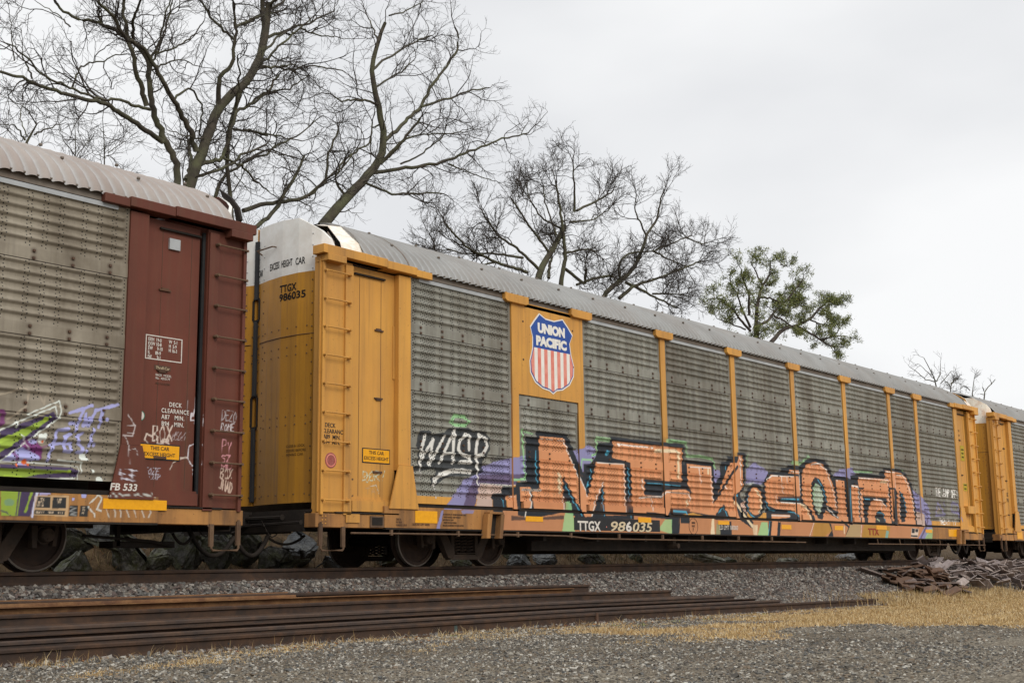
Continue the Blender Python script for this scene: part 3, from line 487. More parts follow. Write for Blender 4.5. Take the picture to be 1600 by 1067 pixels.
# ---------------------------------------------------------------- the railcars
RP=[(-1.62,4.44),(-1.58,4.54),(-1.47,4.68),(-1.30,4.83),(-1.08,4.97),(-.80,5.11),(-.50,5.22),(-.20,5.29)]; RP+=[(-y,z) for y,z in RP[::-1]]
def roof(parent,x0,x1,m,pitch=.152,x_off=0,skew=0,band=(.42,.43,.43),laps=(),drop=0):
    P=np.array(RP); t=np.arange(x0,x1+1e-6,pitch/10); ph=((t-x_off)/pitch)%1
    h=np.interp(ph,[0,.06,.18,.34,.5,.66,.82,.94,1],[0,.003,.024,.036,.040,.036,.024,.003,0])
    nrm=np.zeros_like(P); T=np.gradient(P,axis=0); nrm[:,0]=-T[:,1]; nrm[:,1]=T[:,0]; nrm/=np.linalg.norm(nrm,axis=1)[:,None]; nrm[:,0]*=1
    V=np.zeros((len(t),len(P),3)); V[:,:,0]=t[:,None]; V[:,:,1]=P[None,:,0]+nrm[None,:,0]*h[:,None]; V[:,:,2]=P[None,:,1]+nrm[None,:,1]*h[:,None]-drop*np.clip(1.45-np.abs(P[None,:,0]),0,1.2)/1.2
    n=len(P); I=np.arange(len(t)*n).reshape(len(t),n); Fq=np.stack([I[:-1,:-1],I[1:,:-1],I[1:,1:],I[:-1,1:]],-1).reshape(-1,4)
    V[:,:,0]=np.maximum(V[:,:,0],x0+skew*np.clip(1-np.abs(P[None,:,0])/1.6,0,1)) if skew>0 else (np.minimum(V[:,:,0],x1+skew*np.clip(1-np.abs(P[None,:,0])/1.6,0,1)) if skew<0 else V[:,:,0])
    a=np.interp(ph,[0,.05,.16,.28,.72,.84,.95,1],[.85,.8,.25,0,0,.25,.8,.85]); cols=np.zeros((len(t),n,4),np.float32); cols[...,:3]=band; cols[...,3]=(a*.75)[:,None]  # zinc valleys lighter than the dirtier ridges, colour also painting in ridge shading contrast
    VV=[V.reshape(-1,3)]; FF=[Fq]; nn_=V.shape[0]*n; mi=[0]*len(Fq)
    def bx(*a):
        nonlocal nn_
        v,f=boxarr(*a,False); VV.append(v); FF.append(f+nn_); nn_+=8; mi.extend([1]*6)
    for x in np.arange(x0+pitch/2,x1,pitch): bx(x-.011,x+.011,-1.657,-1.63,4.455,4.475)
    for x in np.arange(x0+.9,x1,1.06):
        for (y,z) in ((-1.30,4.83),(-.80,5.11)): bx(x-.016,x+.016,y-.045,y-.012,z+.015,z+.045)
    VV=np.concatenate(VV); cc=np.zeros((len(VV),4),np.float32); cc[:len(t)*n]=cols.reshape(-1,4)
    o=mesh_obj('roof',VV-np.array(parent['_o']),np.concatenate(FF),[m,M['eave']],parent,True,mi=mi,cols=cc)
    for k in laps:
        mb=MB(); 
        pts=[(k,y+ (nn[0]*.040),z+nn[1]*.040) for (y,z),nn in zip(RP,nrm)]
        for a,b in zip(pts[:-1],pts[1:]):
            a=np.array(a); b=np.array(b); mb.add([a,b,b+(.03,0,0),a+(.03,0,0),a-(0,a[1]*.01,.02),b-(0,b[1]*.01,.02),b+(.03,0,-.02),a+(.03,0,-.02)],[(0,3,2,1),(0,1,5,4),(3,7,6,2)])
        mb.build('lap_strip',M['eave'],o,origin=np.array(parent['_o']))
    return o
def wheel(parent,X,Y,s):
    "s=-1 for the near side; full wheel with flange inside"
    r=.419; mb=MB()
    prof=[(.0001,-.02),(.09,-.02),(.10,.0),(.16,.035),(.30,.045),(.345,.02),(.352,-.01),(.385,-.012),(.418,-.008)]
    mb.lathe([(a,b if s<0 else -b) for a,b in prof],(X,Y,r),36)
    mb.lathe([(.418,-.008*-s*1),(.421,s*-.07),(.43,s*-.095),(.447,s*-.11),(.445,s*-.13),(.36,s*-.14),(.345,s*-.12),(.16,s*-.10),(.1,s*-.14),(.0001,s*-.14)],(X,Y,r),36)
    mb.lathe([(.398,-.0145 if s<0 else .0145),(.4185,-.010 if s<0 else .010),(.4215,-s*.045)],(X,Y,r),36,mi=1)
    return mb.build('wheel',[M['wheel'],M['tread']],parent,origin=np.array(parent['_o']))
def truck(parent,Xc):
    sf=[(-1.02,.50),(-1.02,.60),(-.92,.64),(-.72,.62),(-.50,.70),(.50,.70),(.72,.62),(.92,.64),(1.02,.60),(1.02,.50),(.96,.28),(.90,.28),(.90,.44),(.74,.44),(.74,.26),(.68,.26),(.60,.44),(.30,.10),(-.30,.10),(-.60,.44),(-.68,.26),(-.74,.26),(-.74,.44),(-.90,.44),(-.90,.28),(-.96,.28)]
    T=MB()
    for sy in (-1,1):
        Y=sy*1.0; y0,y1=(Y-.06,Y+.06)
        # cast side frame as arch, diagonals, bottom chord
        T.prism([(-1.04,.52),(-1.04,.60),(-.94,.65),(-.74,.64),(-.52,.72),(.52,.72),(.74,.64),(.94,.65),(1.04,.60),(1.04,.52),(.70,.54),(.5,.60),(-.5,.60),(-.70,.54)],y0,y1)
        for sx in (-1,1):
            T.prism([(sx*.66,.56),(sx*.50,.605),(sx*.24,.20),(sx*.30,.11),(sx*.40,.13)],y0+.004,y1-.004)
            T.prism([(sx*.32,.20),(sx*.32,.60),(sx*.25,.60),(sx*.25,.20)],y0+.008,y1-.008)
            T.prism([(sx*.68,.53),(sx*.76,.53),(sx*.76,.27),(sx*.70,.27)],y0+.012,y1-.012); T.prism([(sx*.98,.53),(sx*1.03,.53),(sx*1.0,.29),(sx*.95,.29)],y0+.012,y1-.012)
            T.lathe([(.0001,-.05),(.07,-.05),(.085,-.035),(.085,.05),(.11,.05),(.11,.16)] if sy<0 else [(.0001,.05),(.07,.05),(.085,.035),(.085,-.05),(.11,-.05),(.11,-.16)],(sx*.8635,Y+sy*.06,.419),16)
            for k in range(3):
                a=k*2*math.pi/3+.4; T.lathe([(.0001,sy*.012),(.014,sy*.012),(.014,-sy*.01)],(sx*.8635+.05*math.cos(a),Y+sy*.11,.419+.05*math.sin(a)),8)
        T.prism([(-.36,.10),(.36,.10),(.28,.18),(-.28,.18)],y0-.01,y1+.01); T.box(-.235,.235,y0-.03,y1+.03,.19,.205); T.box(-.235,.235,y0-.02,y1+.02,.50,.585)
    T.box(-.2,.2,-.93,.93,.45,.66); 
    T.v=[v+np.array([Xc,0,0]) for v in T.v]
    t=T.build('truck',M['truck'],parent,bevel=.008); t['_o']=list(parent['_o'])
    for sy in (-1,1):
        for cx in (-.15,0.0,.15):
            sp=MB()
            th=np.linspace(0,2*math.pi*5.5,90); rr=.062
            sp.tube(np.stack([Xc+cx+rr*np.cos(th),sy*1.0+rr*np.sin(th)*.8-.0,.215+th/th[-1]*.275],-1),.014,5,cap=False); sp.build('spring',M['truck'],t,smooth=True,origin=np.array(parent['_o']))
    for sx in (-1,1):
        X=Xc+sx*.8635
        MB().lathe([(.08,-.7),(.08,.7)],(X,0,.419),12).build('axle',M['dark'],t,origin=np.array(parent['_o']))
        for s in (-1,1): wheel(t,X,s*.79,s)
    return t
def ladder(parent,xa,xb,m,yo=-1.60,thin=False,stile=None):
    mb=MB(); s=1 if xb>xa else -1
    lo=lambda a,b:(min(a,b),max(a,b))
    mb.box(*lo(xa,xa+s*.05),yo-.01,yo+.18,.72,4.36); mb.box(*lo(xb-s*.02,xb+s*.13),yo,yo+.14,.72,4.30)
    o=mb.build('ladder_frame',m,parent,bevel=.006); rg=[]
    for k in range(9):
        z=4.14-.4025*k; r=MB(); r.tube([(xa+s*.025,yo-.035,z),(xa+s*.05,yo-.05,z),(xb+s*.03,yo-.05,z),(xb+s*.05,yo-.035,z)],.0115,7)
        r.lathe([(.0001,-.075),(.018,-.075),(.024,-.05),(.024,-.002)],(xb+s*.03,yo,z),8); r.lathe([(.0001,-.06),(.018,-.06),(.02,-.012)],(xa+s*.025,yo,z),8)
        r.build('rung',m if not thin else M['rod'],o,origin=np.array(parent['_o']),smooth=False)
    return o
def corner(car,xe,s,m,near_detail=True):
    "ladder bay, recessed end panel, post, header and sill end at one end of a car; xe = the end, s = +1 inwards to the right"
    X=lambda d: xe+s*d
    bx=lambda mb,d0,d1,y0,y1,z0,z1: mb.box(min(X(d0),X(d1)),max(X(d0),X(d1)),y0,y1,z0,z1)
    # recessed panel behind the ladder and the wide end panel
    x0,x1=sorted((X(.04),X(.66))); painted_box('corner_panel',x0,x1,-1.565,-1.54,.76,4.34,m,car)
    l0,l1=(X(.06),X(.52)); ladder(car,l0,l1,m,thin=(m is M['maroon']))
    x0,x1=sorted((X(.74),X(1.60))); painted_box('end_panel',x0,x1,-1.50,-1.46,.95,4.33,m,car)
    mb=MB()
    for d in (.86,1.30): bx(mb,d,d+.006,-1.503,-1.5,1.0,4.2)
    mb.build('panel_seam',M['rust'],car)
    mb=MB(); bx(mb,.70,1.62,-1.56,-1.44,.78,.93); bx(mb,.70,1.62,-1.53,-1.44,.93,.96); mb.build('threshold',m,car)
    mb=MB(); bx(mb,1.17,1.34,-1.525,-1.5,3.08+.35,3.1+.35); bx(mb,1.2,1.3,-1.52,-1.5,3.09+.35,3.12+.35); bx(mb,1.17,1.33,-1.525,-1.5,2.42,2.44); bx(mb,1.2,1.3,-1.52,-1.5,2.4,2.43); bx(mb,1.15,1.33,-1.52,-1.5,1.34,1.37); mb.build('door_latch',M['rust'],car)
    # sliding-door guide rail under the header
    mb=MB(); bx(mb,.74,1.36,-1.54,-1.50,4.21,4.235); mb.build('guide_rail',M['dark'],car)
    # post and gusset
    x0,x1=sorted((X(1.58),X(1.84))); painted_box('door_post',x0,x1,-1.60,-1.50,1.40,4.33,m,car)
    pts=[(X(1.57),1.47),(X(1.86),1.47),(X(1.99),.835),(X(1.38),.835)]; 
    zs=np.arange(.835,1.472,.0115); ft=(1.47-zs)/(1.47-.835); ns=14 if xe<30 else 8
    V=[(X(lo_+(hi_-lo_)*k/ns),-1.625,z) for z,t in zip(zs,ft) for lo_,hi_ in ((1.57-.19*t,1.86+.13*t),) for k in range(ns+1)]
    I=np.arange(len(V)).reshape(len(zs),ns+1); Fq=np.stack([I[:-1,:-1],I[:-1,1:],I[1:,1:],I[1:,:-1]],-1).reshape(-1,4); sv=np.array([(p[0],yy,p[1]) for yy in (-1.6248,-1.602) for p in pts])
    merged('gusset',[(np.array(V),Fq),(sv,np.array([(0,1,5,4),(1,2,6,5),(2,3,7,6),(3,0,4,7)]))],m,car)
    # header
    mb=MB(); bx(mb,-.02,1.25,-1.70,-1.46,4.37,4.50); bx(mb,1.25,1.90,-1.685,-1.46,4.362,4.485); bx(mb,1.90,2.25,-1.67,-1.5,4.35,4.46); bx(mb,.05,.40,-1.72,-1.46,4.27,4.37); mb.build('door_header',m,car,bevel=.008)
    # hinge strip
    mb=MB(); bx(mb,1.545,1.58,-1.515,-1.5,2.75,3.55); mb.build('hinge',m,car)
    # end sill, step
    mb=MB(); bx(mb,.0,1.30,-1.58,-1.35,.55,.74); mb.build('end_sill',M['sill'],car,bevel=.006); mb=MB(); bx(mb,.0,.03,-1.34,1.35,.50,.76); mb.build('end_beam',M['dark'],car)
    mb=MB(); bx(mb,.35,1.6,-1.60,-1.44,.745,.765); mb.build('sill_plate',M['dark'],car)
    y=-1.60; st=MB()
    st.tube([(X(.08),y,.62),(X(.08),y,.26),(X(.10),y,.235),(X(.48),y,.235),(X(.50),y,.26),(X(.50),y,.50),(X(.56),y+.06,.58)],.016,7); bx(st,.05,.11,y-.005,y+.03,.30,.60); bx(st,.47,.53,y-.005,y+.03,.28,.56)
    st.build('stirrup_step',M['rod'],car,smooth=False)
def end_door(car,xe,s,m_low,m_top,text_on):
    "curved pair of end doors; white upper part, each leaf its own part"
    plan=[(-1.52,.30),(-1.50,.22),(-1.42,.14),(-1.28,.08),(-1.05,.035),(-.7,.03),(-.35,.08),(-.02,.16)]
    ztop=lambda y: np.interp(abs(y),[0,1.02,1.40,1.50,1.52],[5.05,5.02,4.80,4.66,4.50])
    for side in (-1,1):
        P=[(-side*y,d) for y,d in plan]
        mb=MB(); V=[];n=len(P)
        for y,d in P:
            x=xe+s*(d+.04); V+=[(x,y,.90),(x,y,4.19),(x,y,4.1901),(x,y,ztop(y)),(x+s*.05,y,.90),(x+s*.05,y,ztop(y))]
        fs=[];mi=[]
        for i in range(n-1):
            a,b=6*i,6*(i+1)
            fs+=[(a,b,b+1,a+1),(a+2,b+2,b+3,a+3),(a+3,b+3,b+5,a+5),(a,a+4,b+4,b),(a+4,a+5,b+5,b+4)]; mi+=[0,1,1,0,0]
        fs+=[(0,1,2,3,5,4),tuple(6*(n-1)+k for k in (0,4,5,3,2,1))]; mi+=[0,0]
        mb.add(V,fs); mb.mi=list(mi)
        rv=mb
        def riv(y,z):
            dd=np.interp(-abs(y),[p[0] for p in plan],[p[1] for p in plan]); x=xe+s*(dd+.04)
            rv.lathe([(.013,0),(.010,.007),(.0001,.009)],(0,0,0),6,mi=(2 if z<4.15 else 3)); q=rv.v[-1].copy(); rv.v[-1]=np.stack([x-s*q[:,1],y+q[:,0],z+q[:,2]],-1)
        for y in np.arange(.08,1.5,.19):
            for z in ((1.02,3.0,3.12,2.0,2.12,3.40) if True else ()):
                riv(side*y,z)
        for z in np.arange(1.0,4.9,.17):
            for y in ((.06,.2,1.30) if z<4.75 else (.2,.6,1.0)): riv(side*y,z)
        d=mb.build('end_door',[m_low,m_top,M['rod'],M['alu']],car)
        mb=MB(); y0,y1=sorted((side*.12,side*1.40)); 
        pts=[(xe+s*(np.interp(-abs(y),[p[0] for p in plan],[p[1] for p in plan])+.036),y,3.28) for y in np.linspace(side*.10,side*1.44,14)]
        mb.tube(pts,.006,4); mb.build('sheet_seam',M['rust'],d,origin=np.array(car['_o']))
    x=xe+s*.19
    mb=MB(); mb.box(x-.03-s*.0,x+.03,-.035,.035,3.95,4.85); mb.box(x-.035,x+.035,-.03,.03,2.5,3.62); mb.box(x-.035,x+.035,-.03,.03,.95,2.02)
    mb.build('seam_strip',M['black'],car,bevel=.006)
    mb=MB()
    for z0,z1 in ((2.05,2.48),(3.65,3.95)):
        for y in (-.07,.07): mb.box(x-.012,x+.012,y-.02,y+.02,z0,z1)
        mb.box(x-.012,x+.012,-.07,.07,z0-.03,z0); mb.box(x-.012,x+.012,-.07,.07,z1,z1+.03)
        mb.build('lock_handle',M['dark'],car); mb=MB()
    mb=MB(); x=xe+s*.15; mb.tube([(x+.02*s,-.12,4.62),(x-s*.08,-.13,4.66),(x-s*.12,-.52,4.66),(x-.03*s,-.54,4.66)],.011,6); mb.build('grab_handle',M['rod'],car)
DOORPLAN=([-1.52,-1.50,-1.42,-1.28,-1.05,-.7,-.35,-.02],[.30,.22,.14,.08,.035,.03,.08,.16])
def letter_end(car,xe,s):
    dx=(0,-s,0); x=xe+s*.058-s*.004
    def put(t,px,py,h,sx,b,m=M['black'],sp=1.,px1=None):
        p=U(px,py,X=xe+.07); o=text(t,'lettering',m,car,(xe,p[1],p[2]),dx,h,sx,b,space=sp,width=abs(U(px1,py,X=xe+.07)[1]-p[1]) if px1 else None)
        for v in o.data.vertices:
            v.co.x=s*(float(np.interp(-abs(v.co.y),DOORPLAN[0],DOORPLAN[1]))+.04-.004)
    return put
def flatbox(name,parent,x0,x1,y0,y1,z0,z1,m,bevel=0): return MB().box(x0,x1,y0,y1,z0,z1).build(name,m,parent,bevel=bevel)
def sill_and_floor(car,x0,x1,xa,xb,m,truck_centres):
    "x0..x1 car body, xa..xb full-depth side sill"
    n=max(1,int((xb-xa)/6)); 
    painted_box('side_sill',xa,xb,-1.60,-1.50,.56,.868,M['sill'],car)
    flatbox('sill_lip',car,xa+.01,xb-.01,-1.615,-1.45,.535,.557,M['dark'])
    flatbox('deck',car,x0+.05,x1-.05,-1.44,1.5,.76,.80,M['dark']); flatbox('far_side_wall',car,x0+.2,x1-.2,1.5,1.56,.6,4.44,M['eave'])
    mb=MB(); a,b=truck_centres
    mb.box(a+1.25,b-1.25,-.42,.42,.20,.755); mb.box(x0+.1,a+1.25,-.28,.28,.60,.755); mb.box(b-1.25,x1-.1,-.28,.28,.60,.755)
    mb.box(a+1.6,b-1.6,-1.15,-1.05,.24,.755); mb.box(a+1.6,b-1.6,1.05,1.15,.24,.755)
    for x in np.arange(a+1.6,b-1.5,1.55): mb.box(x-.04,x+.04,-1.44,1.44,.40,.755)
    mb.box(a-.25,a+.25,-1.44,1.44,.70,.757); mb.box(b-.25,b+.25,-1.44,1.44,.70,.757)
    mb.build('underframe',M['dark'],car)
    flatbox('eave_rail',car,x0+.45,x1-.45,-1.585,-1.48,4.37,4.52,M['eave'])
    for c in truck_centres: truck(car,c)
def coupler(car,xe,s):
    mb=MB(); X=lambda d: xe-s*d
    mb.box(min(X(-.5),X(.35)),max(X(-.5),X(.35)),-.17,.17,.58,.80); mb.box(min(X(.35),X(.62)),max(X(.35),X(.62)),-.20,.14,.52,.86); mb.box(min(X(-.6),X(-.05)),max(X(-.6),X(-.05)),-.4,.4,.50,.62)
    mb.tube([(X(.05),-.95,.70),(X(.05),.95,.70)],.03,6); mb.tube([(X(.1),-1.4,.62),(X(.1),-.1,.60)],.022,6)
    mb.build('coupler',M['dark'],car,bevel=.02)
    h=MB(); t=np.linspace(0,1,14); h.tube(np.stack([X(0)-s*(-.1+.75*t),-.55-.1*t,.58-.9*t*(1-t)*1.6-.08*t],-1),.032,7)
    h.tube(np.stack([X(0)-s*(-.5+.5*t),-.8+.25*t,.46-.5*t*(1-t)],-1),.02,6)
    for k in range(7): a=xe+s*.1-s*.05*k; h.tube([(a,-.75,.58-.05*math.sin(k/6*3.14)*3),(a-s*.05,-.75,.58-.05*math.sin((k+1)/6*3.14)*3)],.010,5)
    h.build('air_hose',M['dark'],car,smooth=True)
def reflector(car,x0,x1,z0,z1,y=-1.604): flatbox('reflector_strip',car,x0,x1,y-.002,y+.003,z0,z1,M['reflect'])
def sticker(car,xc,zc,w,h,y,lines,skew=0):
    flatbox('warning_plate',car,xc-w/2,xc+w/2,y-.004,y,zc-h/2,zc+h/2,M['black'])
    o=flatbox('plate_face',car,xc-w/2+.015,xc+w/2-.015,y-.006,y-.003,zc-h/2+.015,zc+h/2-.015,M['reflect'])
    for i,t in enumerate(lines): text(t,'lettering',M['black'],car,(xc,y-.008,zc+h*.10-i*h*.38),(1,0,0),h*.34,.95,.0,align='CENTER')
def car_root(name,x0,label,group='autorack railcars coupled in the train'):
    o=empty(name,(x0,0,0),label,'railcar',group); o['_o']=[x0,0.0,0.0]; return o

def post(car,xc,m,w=.17,cap=True):
    p=painted_box('side_post',xc-w/2,xc+w/2,-1.60,-1.50,.90,4.33,m,car)
    mb=MB(); mb.prism([(xc-.31,4.345),(xc-.31,4.46),(xc+.31,4.46),(xc+.31,4.345),(xc+.25,4.315),(xc-.25,4.315)],-1.665,-1.585); c=mb.build('post_cap',m,p,bevel=.008,origin=np.array(car['_o']))
    return p
def bay(car,x0,x1,mp,my,z1=4.36,flap=True):
    side_panel(car,x0,x1,mp,z1=z1)
    if flap:
        painted_box('bottom_flap',x0+.10,x1-.02,-1.596,-1.53,.925,1.04,my,car)
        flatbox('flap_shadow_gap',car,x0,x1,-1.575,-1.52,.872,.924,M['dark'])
    flatbox('top_strip',car,x0+.18,x1-.18,-1.60,-1.53,4.30,4.355,M['alu'])

def lettering_side(car,t,px,py,size,sx=.8,b=0.,m=None,y=-1.604,sh=0.,sp=1.,align='LEFT',lean=0.,px1=None):
    p=U(px,py,Y=y); return text(t,'lettering',m or M['black'],car,(p[0],y,p[2]),(1,0,lean),size,sx,b,shear=sh,space=sp,align=align,width=(U(px1,py,Y=y)[0]-p[0]) if px1 else None)
# ---- main yellow car
Y0,Y1=11.58,38.05
car=car_root('autorack_railcar',Y0,'yellow autorack railcar with white WASP tag and big orange graffiti along its grey side')
PX=[15.92,17.76,20.50,23.25,26.0,28.75,31.50,33.34]
corner(car,Y0,1,M['yellow']); corner(car,Y1,-1,M['yellow'])
edges=[Y0+1.84]+PX+[Y1-1.84]
for i in range(len(edges)-1):
    a=edges[i]+(.085 if i>0 else 0); b=edges[i+1]-(.085 if i<len(edges)-2 else 0)
    bay(car,a,b,M['grey'],M['yellow'],z1=2.80 if i==1 else 4.36)
for x in PX: post(car,x,M['yellow'])
sill_and_floor(car,Y0,Y1,Y0+1.30,Y1-1.30,M['yellow'],(15.25,35.37))
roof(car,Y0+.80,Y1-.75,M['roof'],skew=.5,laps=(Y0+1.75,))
def roof_cap(car,xa,xb,s):
    h=[(-1.60,4.50),(-1.50,4.66),(-.92,5.06),(-.30,5.25)]; P=np.array(h+[(-y,z) for y,z in h[::-1]]); V=[];n=len(P)
    for (y,z) in P: k_=1-abs(y)/1.62; V+=[(xa+s*.78*k_,y*.99,z-.01),(xb+s*.5*k_,y,z+.03)]
    f=[(2*i,2*i+1,2*i+3,2*i+2) for i in range(n-1)]
    mb=MB(); mb.add(V,f); mb.v.append(mb.v[0]-np.array([0,0,.012])); mb.f+=[(2*i+2*n,2*i+2+2*n,2*i+3+2*n,2*i+1+2*n) for i in range(n-1)]; mb.mi+=[0]*(n-1); mb.n+=2*n
    return mb.build('roof_end_cap',M['white_rust'],car)
roof_cap(car,Y0+.42,Y0+.82,1); roof_cap(car,Y1-.10,Y1-.60,-1)
def gable(car,xe,s):
    "dark frame closing the roof behind the doors"
    pts=[(y,z-.05) for y,z in RP]
    MB().prism(pts,xe+s*1.30,xe+s*1.34,axis='X').build('roof_bulkhead',M['dark'],car)
    a=np.array(RP); mb=MB(); mb.prism([(-1.5,4.5),(-1.5,4.62),(-1.36,4.80),(-1.3,4.5)],min(xe+s*.34,xe+s*.36),max(xe+s*.34,xe+s*.36),axis='X'); mb.build('corner_flashing',M['eave'],car)
gable(car,Y0,1); gable(car,Y1,-1)
end_door(car,Y0,1,M['door_yellow'],M['white'],True); end_door(car,Y1,-1,M['door_yellow'],M['white'],False)
coupler(car,Y0,1); coupler(car,Y1,-1)
# shield sign
XS0,XS1=PX[0]+.085,PX[1]-.085
flatbox('logo_board',car,XS0,XS1,-1.60,-1.54,2.80,4.37,M['yellow'])
mb=MB()
for (u,v) in ((.08,.12),(.08,.62),(.92,.1),(.92,.6)):
    x=XS0+u*(XS1-XS0); z=4.3-v*1.3-.1; mb.lathe([(.02,0),(.015,-.008),(.0001,-.01)],(x,-1.60,z),8)
mb.build('board_bolt_row',M['rust'],car)
SC=Crop(600,420,4.4444)
def sp(p): q=U(600+p[0]/4.4444,420+p[1]/4.4444,Y=-1.605); return (q[0],q[2])
sh=[(1077,308),(1120,345),(1180,362),(1240,350),(1277,405),(1310,462),(1290,520),(1300,600),(1320,680),(1318,750),(1290,810),(1240,845),(1200,850),(1175,872),(1150,850),(1100,832),(1050,790),(1015,720),(1010,640),(1030,550),(1030,470),(1013,398),(1045,350)]
cen=np.mean(np.array([sp(p) for p in sh]),0)
def shr(P,k): return [tuple(cen+(np.array(q)-cen)*k) for q in P]
SP=[sp(p) for p in sh]
lg=MB().prism(SP,-1.606,-1.6005).build('shield_emblem',M['signw'],car)
def clip_z(P,z,above):
    o=[]
    for i in range(len(P)):
        a,b=P[i],P[(i+1)%len(P)]; ia=(a[1]>z)==above; ib=(b[1]>z)==above
        if ia: o.append(a)
        if ia!=ib: t=(z-a[1])/(b[1]-a[1]); o.append((a[0]+t*(b[0]-a[0]),z))
    return o
def clip_x(P,x,above): return [(b,a) for a,b in clip_z([(q[1],q[0]) for q in P],x,above)]
inner=shr(SP,.955); zs_=sp((1170,570))[1]
MB().prism(shr(SP,.965),-1.6075,-1.6055).build('shield_border',M['blue'],car)
MB().prism(clip_z(shr(SP,.935),zs_,False),-1.609,-1.607).build('shield_stripe_ground',M['signw'],car)
low=clip_z(shr(SP,.935),zs_-.0,False); xa,xb=min(p[0] for p in low),max(p[0] for p in low); mb=MB(); nst=13
for k in range(0,13,2):
    q=clip_x(clip_x(low,xa+(xb-xa)*k/nst,True),xa+(xb-xa)*(k+1)/nst,False)
    if len(q)>2: mb.prism(q,-1.611,-1.6085)
mb.build('shield_stripes',M['red'],car)
ctr=(sp((1165,500))[0])
text('UNION','lettering',M['signw'],car,(sp((1162,455))[0],-1.6105,sp((1162,457))[1]),(1,0,0),.215,1,.014,align='CENTER',width=sp((1255,455))[0]-sp((1068,455))[0],label='white UNION lettering on the blue shield')
text('PACIFIC','lettering',M['signw'],car,(sp((1162,543))[0],-1.6105,sp((1162,545))[1]),(1,0,0),.21,1,.014,align='CENTER',width=sp((1268,540))[0]-sp((1057,540))[0],label='white PACIFIC lettering on the blue shield')
# side lettering
put=letter_end(car,Y0,1)
put('EXCESS',418,423,.145,.78,.002,px1=435.5); put('HEIGHT',439.5,418.5,.145,.80,.002,px1=456.5); put('CAR',461.5,414,.145,.86,.002,px1=474.5); put('CAR',393.5,432,.145,.72,.002,px1=402.5); put('TTGX',437,458,.15,1.15,.004,px1=463); put('986035',436,471.5,.15,1.2,.004,px1=475); put('CLOSE & LOCK',447,699.5,.052,1.0,.0); put('DOORS BEFORE',447,706.5,.052,1.0,.0); put('MOVING CAR',447,713,.052,1.0,.0)
for t,x,y in (('DECK',507.5,666.5),('CLEARANCE',503.5,675.5),('A89  MIN.',505,684.5),('B94  MIN.',505,692.5)): lettering_side(car,t,x,y,.085,.9,.001,y=-1.567,m=M['black'])
q=U(517,719,Y=-1.567); MB().lathe([(.0001,-.004),(.105,-.004),(.11,0)],(q[0],-1.565,q[2]),28).build('round_red_sticker',M['dred'],car); MB().lathe([(.075,-.002),(.09,-.002),(.09,0)],(q[0],-1.5695,q[2]),28).build('sticker_ring',M['red'],car)
q=U(587.5,712.5,Y=-1.5); sticker(car,q[0],q[2],.56,.215,-1.502,('THIS CAR','EXCESS HEIGHT'))
a=U(900,0,Y=-1.6)[0]; b=U(1029,0,Y=-1.6)[0]; xa=U(897,825,Y=-1.6)[0]; xb=U(1031,825,Y=-1.6)[0]
flatbox('number_board',car,xa,xb,-1.6045,-1.599,.585,.80,M['black'])
lettering_side(car,'TTGX',903,828.5,.235,1.05,.007,M['wtext'],y=-1.607,sp=1.05,px1=939); lettering_side(car,'•',947,826,.10,.9,.0,M['red'],y=-1.607); lettering_side(car,'98',952,829,.24,1.25,.004,M['cream'],y=-1.607,sh=.2,px1=975); lettering_side(car,'6',978,829.5,.24,1.1,.008,M['wtext'],y=-1.607,px1=987); lettering_side(car,'035',987.5,830,.24,1.25,.004,M['cream'],y=-1.607,sh=.2,px1=1018)
lettering_side(car,'LD LMT 180000',1124,827,.13,1.0,.0,M['wtext'],sh=.25,px1=1153); lettering_side(car,'TTX',1357,835,.22,1.5,.008,mat('dark_red_lettering',(.28,.04,.02),rough=.6),y=-1.604,px1=1374)
for i,t in enumerate(('UNION','PLATE','F')): lettering_side(car,t,1083.5,818+5*i+(2 if i==2 else 0),.055 if i<2 else .11,.7,0,M['black'],align='CENTER')
q=U(1083.5,822,Y=-1.602); mb=MB(); th=np.linspace(0,2*math.pi,25); mb.tube([(q[0]+.165*math.cos(t),-1.602,q[2]+.155*math.sin(t)) for t in th],.005,4,cap=False); mb.build('oval_mark',M['black'],car)
for i,t in enumerate(('2003 A','W-9010','YARDED LPLP')): lettering_side(car,t,619,812.5+4.5*i,.045,.8,0,M['rust'])
lettering_side(car,'2 BOX W/ COPY SHOES',643.5,820.5,.05,.72,0,M['rust'])
for i,t in enumerate(('ACTUATION AT TENSION RELEASE ONLY','WITH HANDLE AND WEIGHT','AUTOMATIC VENT','INSPECTION JOURNAL','SPECIAL EQUIPMENT OTHER NOTED')): lettering_side(car,t,692+1.5*(i%2),804.5+4.3*i,.036,.8,0,M['rust'])
for x0,x1,y0,y1 in ((648.5,683,798,817),(821,848,806.5,814.5),(997,1017,808,816),(1122,1139,813.5,819.5),(1221,1236,819.5,826.5),(1304,1317,821,828),(1369,1385,820.5,827),(1446,1456,827,832)): 
    p=U((x0+x1)/2,(y0+y1)/2,Y=-1.6); q0=U(x0,y0,Y=-1.6)[0]; q1=U(x1,y0,Y=-1.6)[0]; hz=abs(U(x0,y0,Y=-1.6)[2]-U(x0,y1,Y=-1.6)[2]); reflector(car,q0,q1,p[2]-hz/2,p[2]+hz/2)
q0=U(1494,830,Y=-1.6); reflector(car,q0[0]-.6,q0[0]+.15,.63,.83)
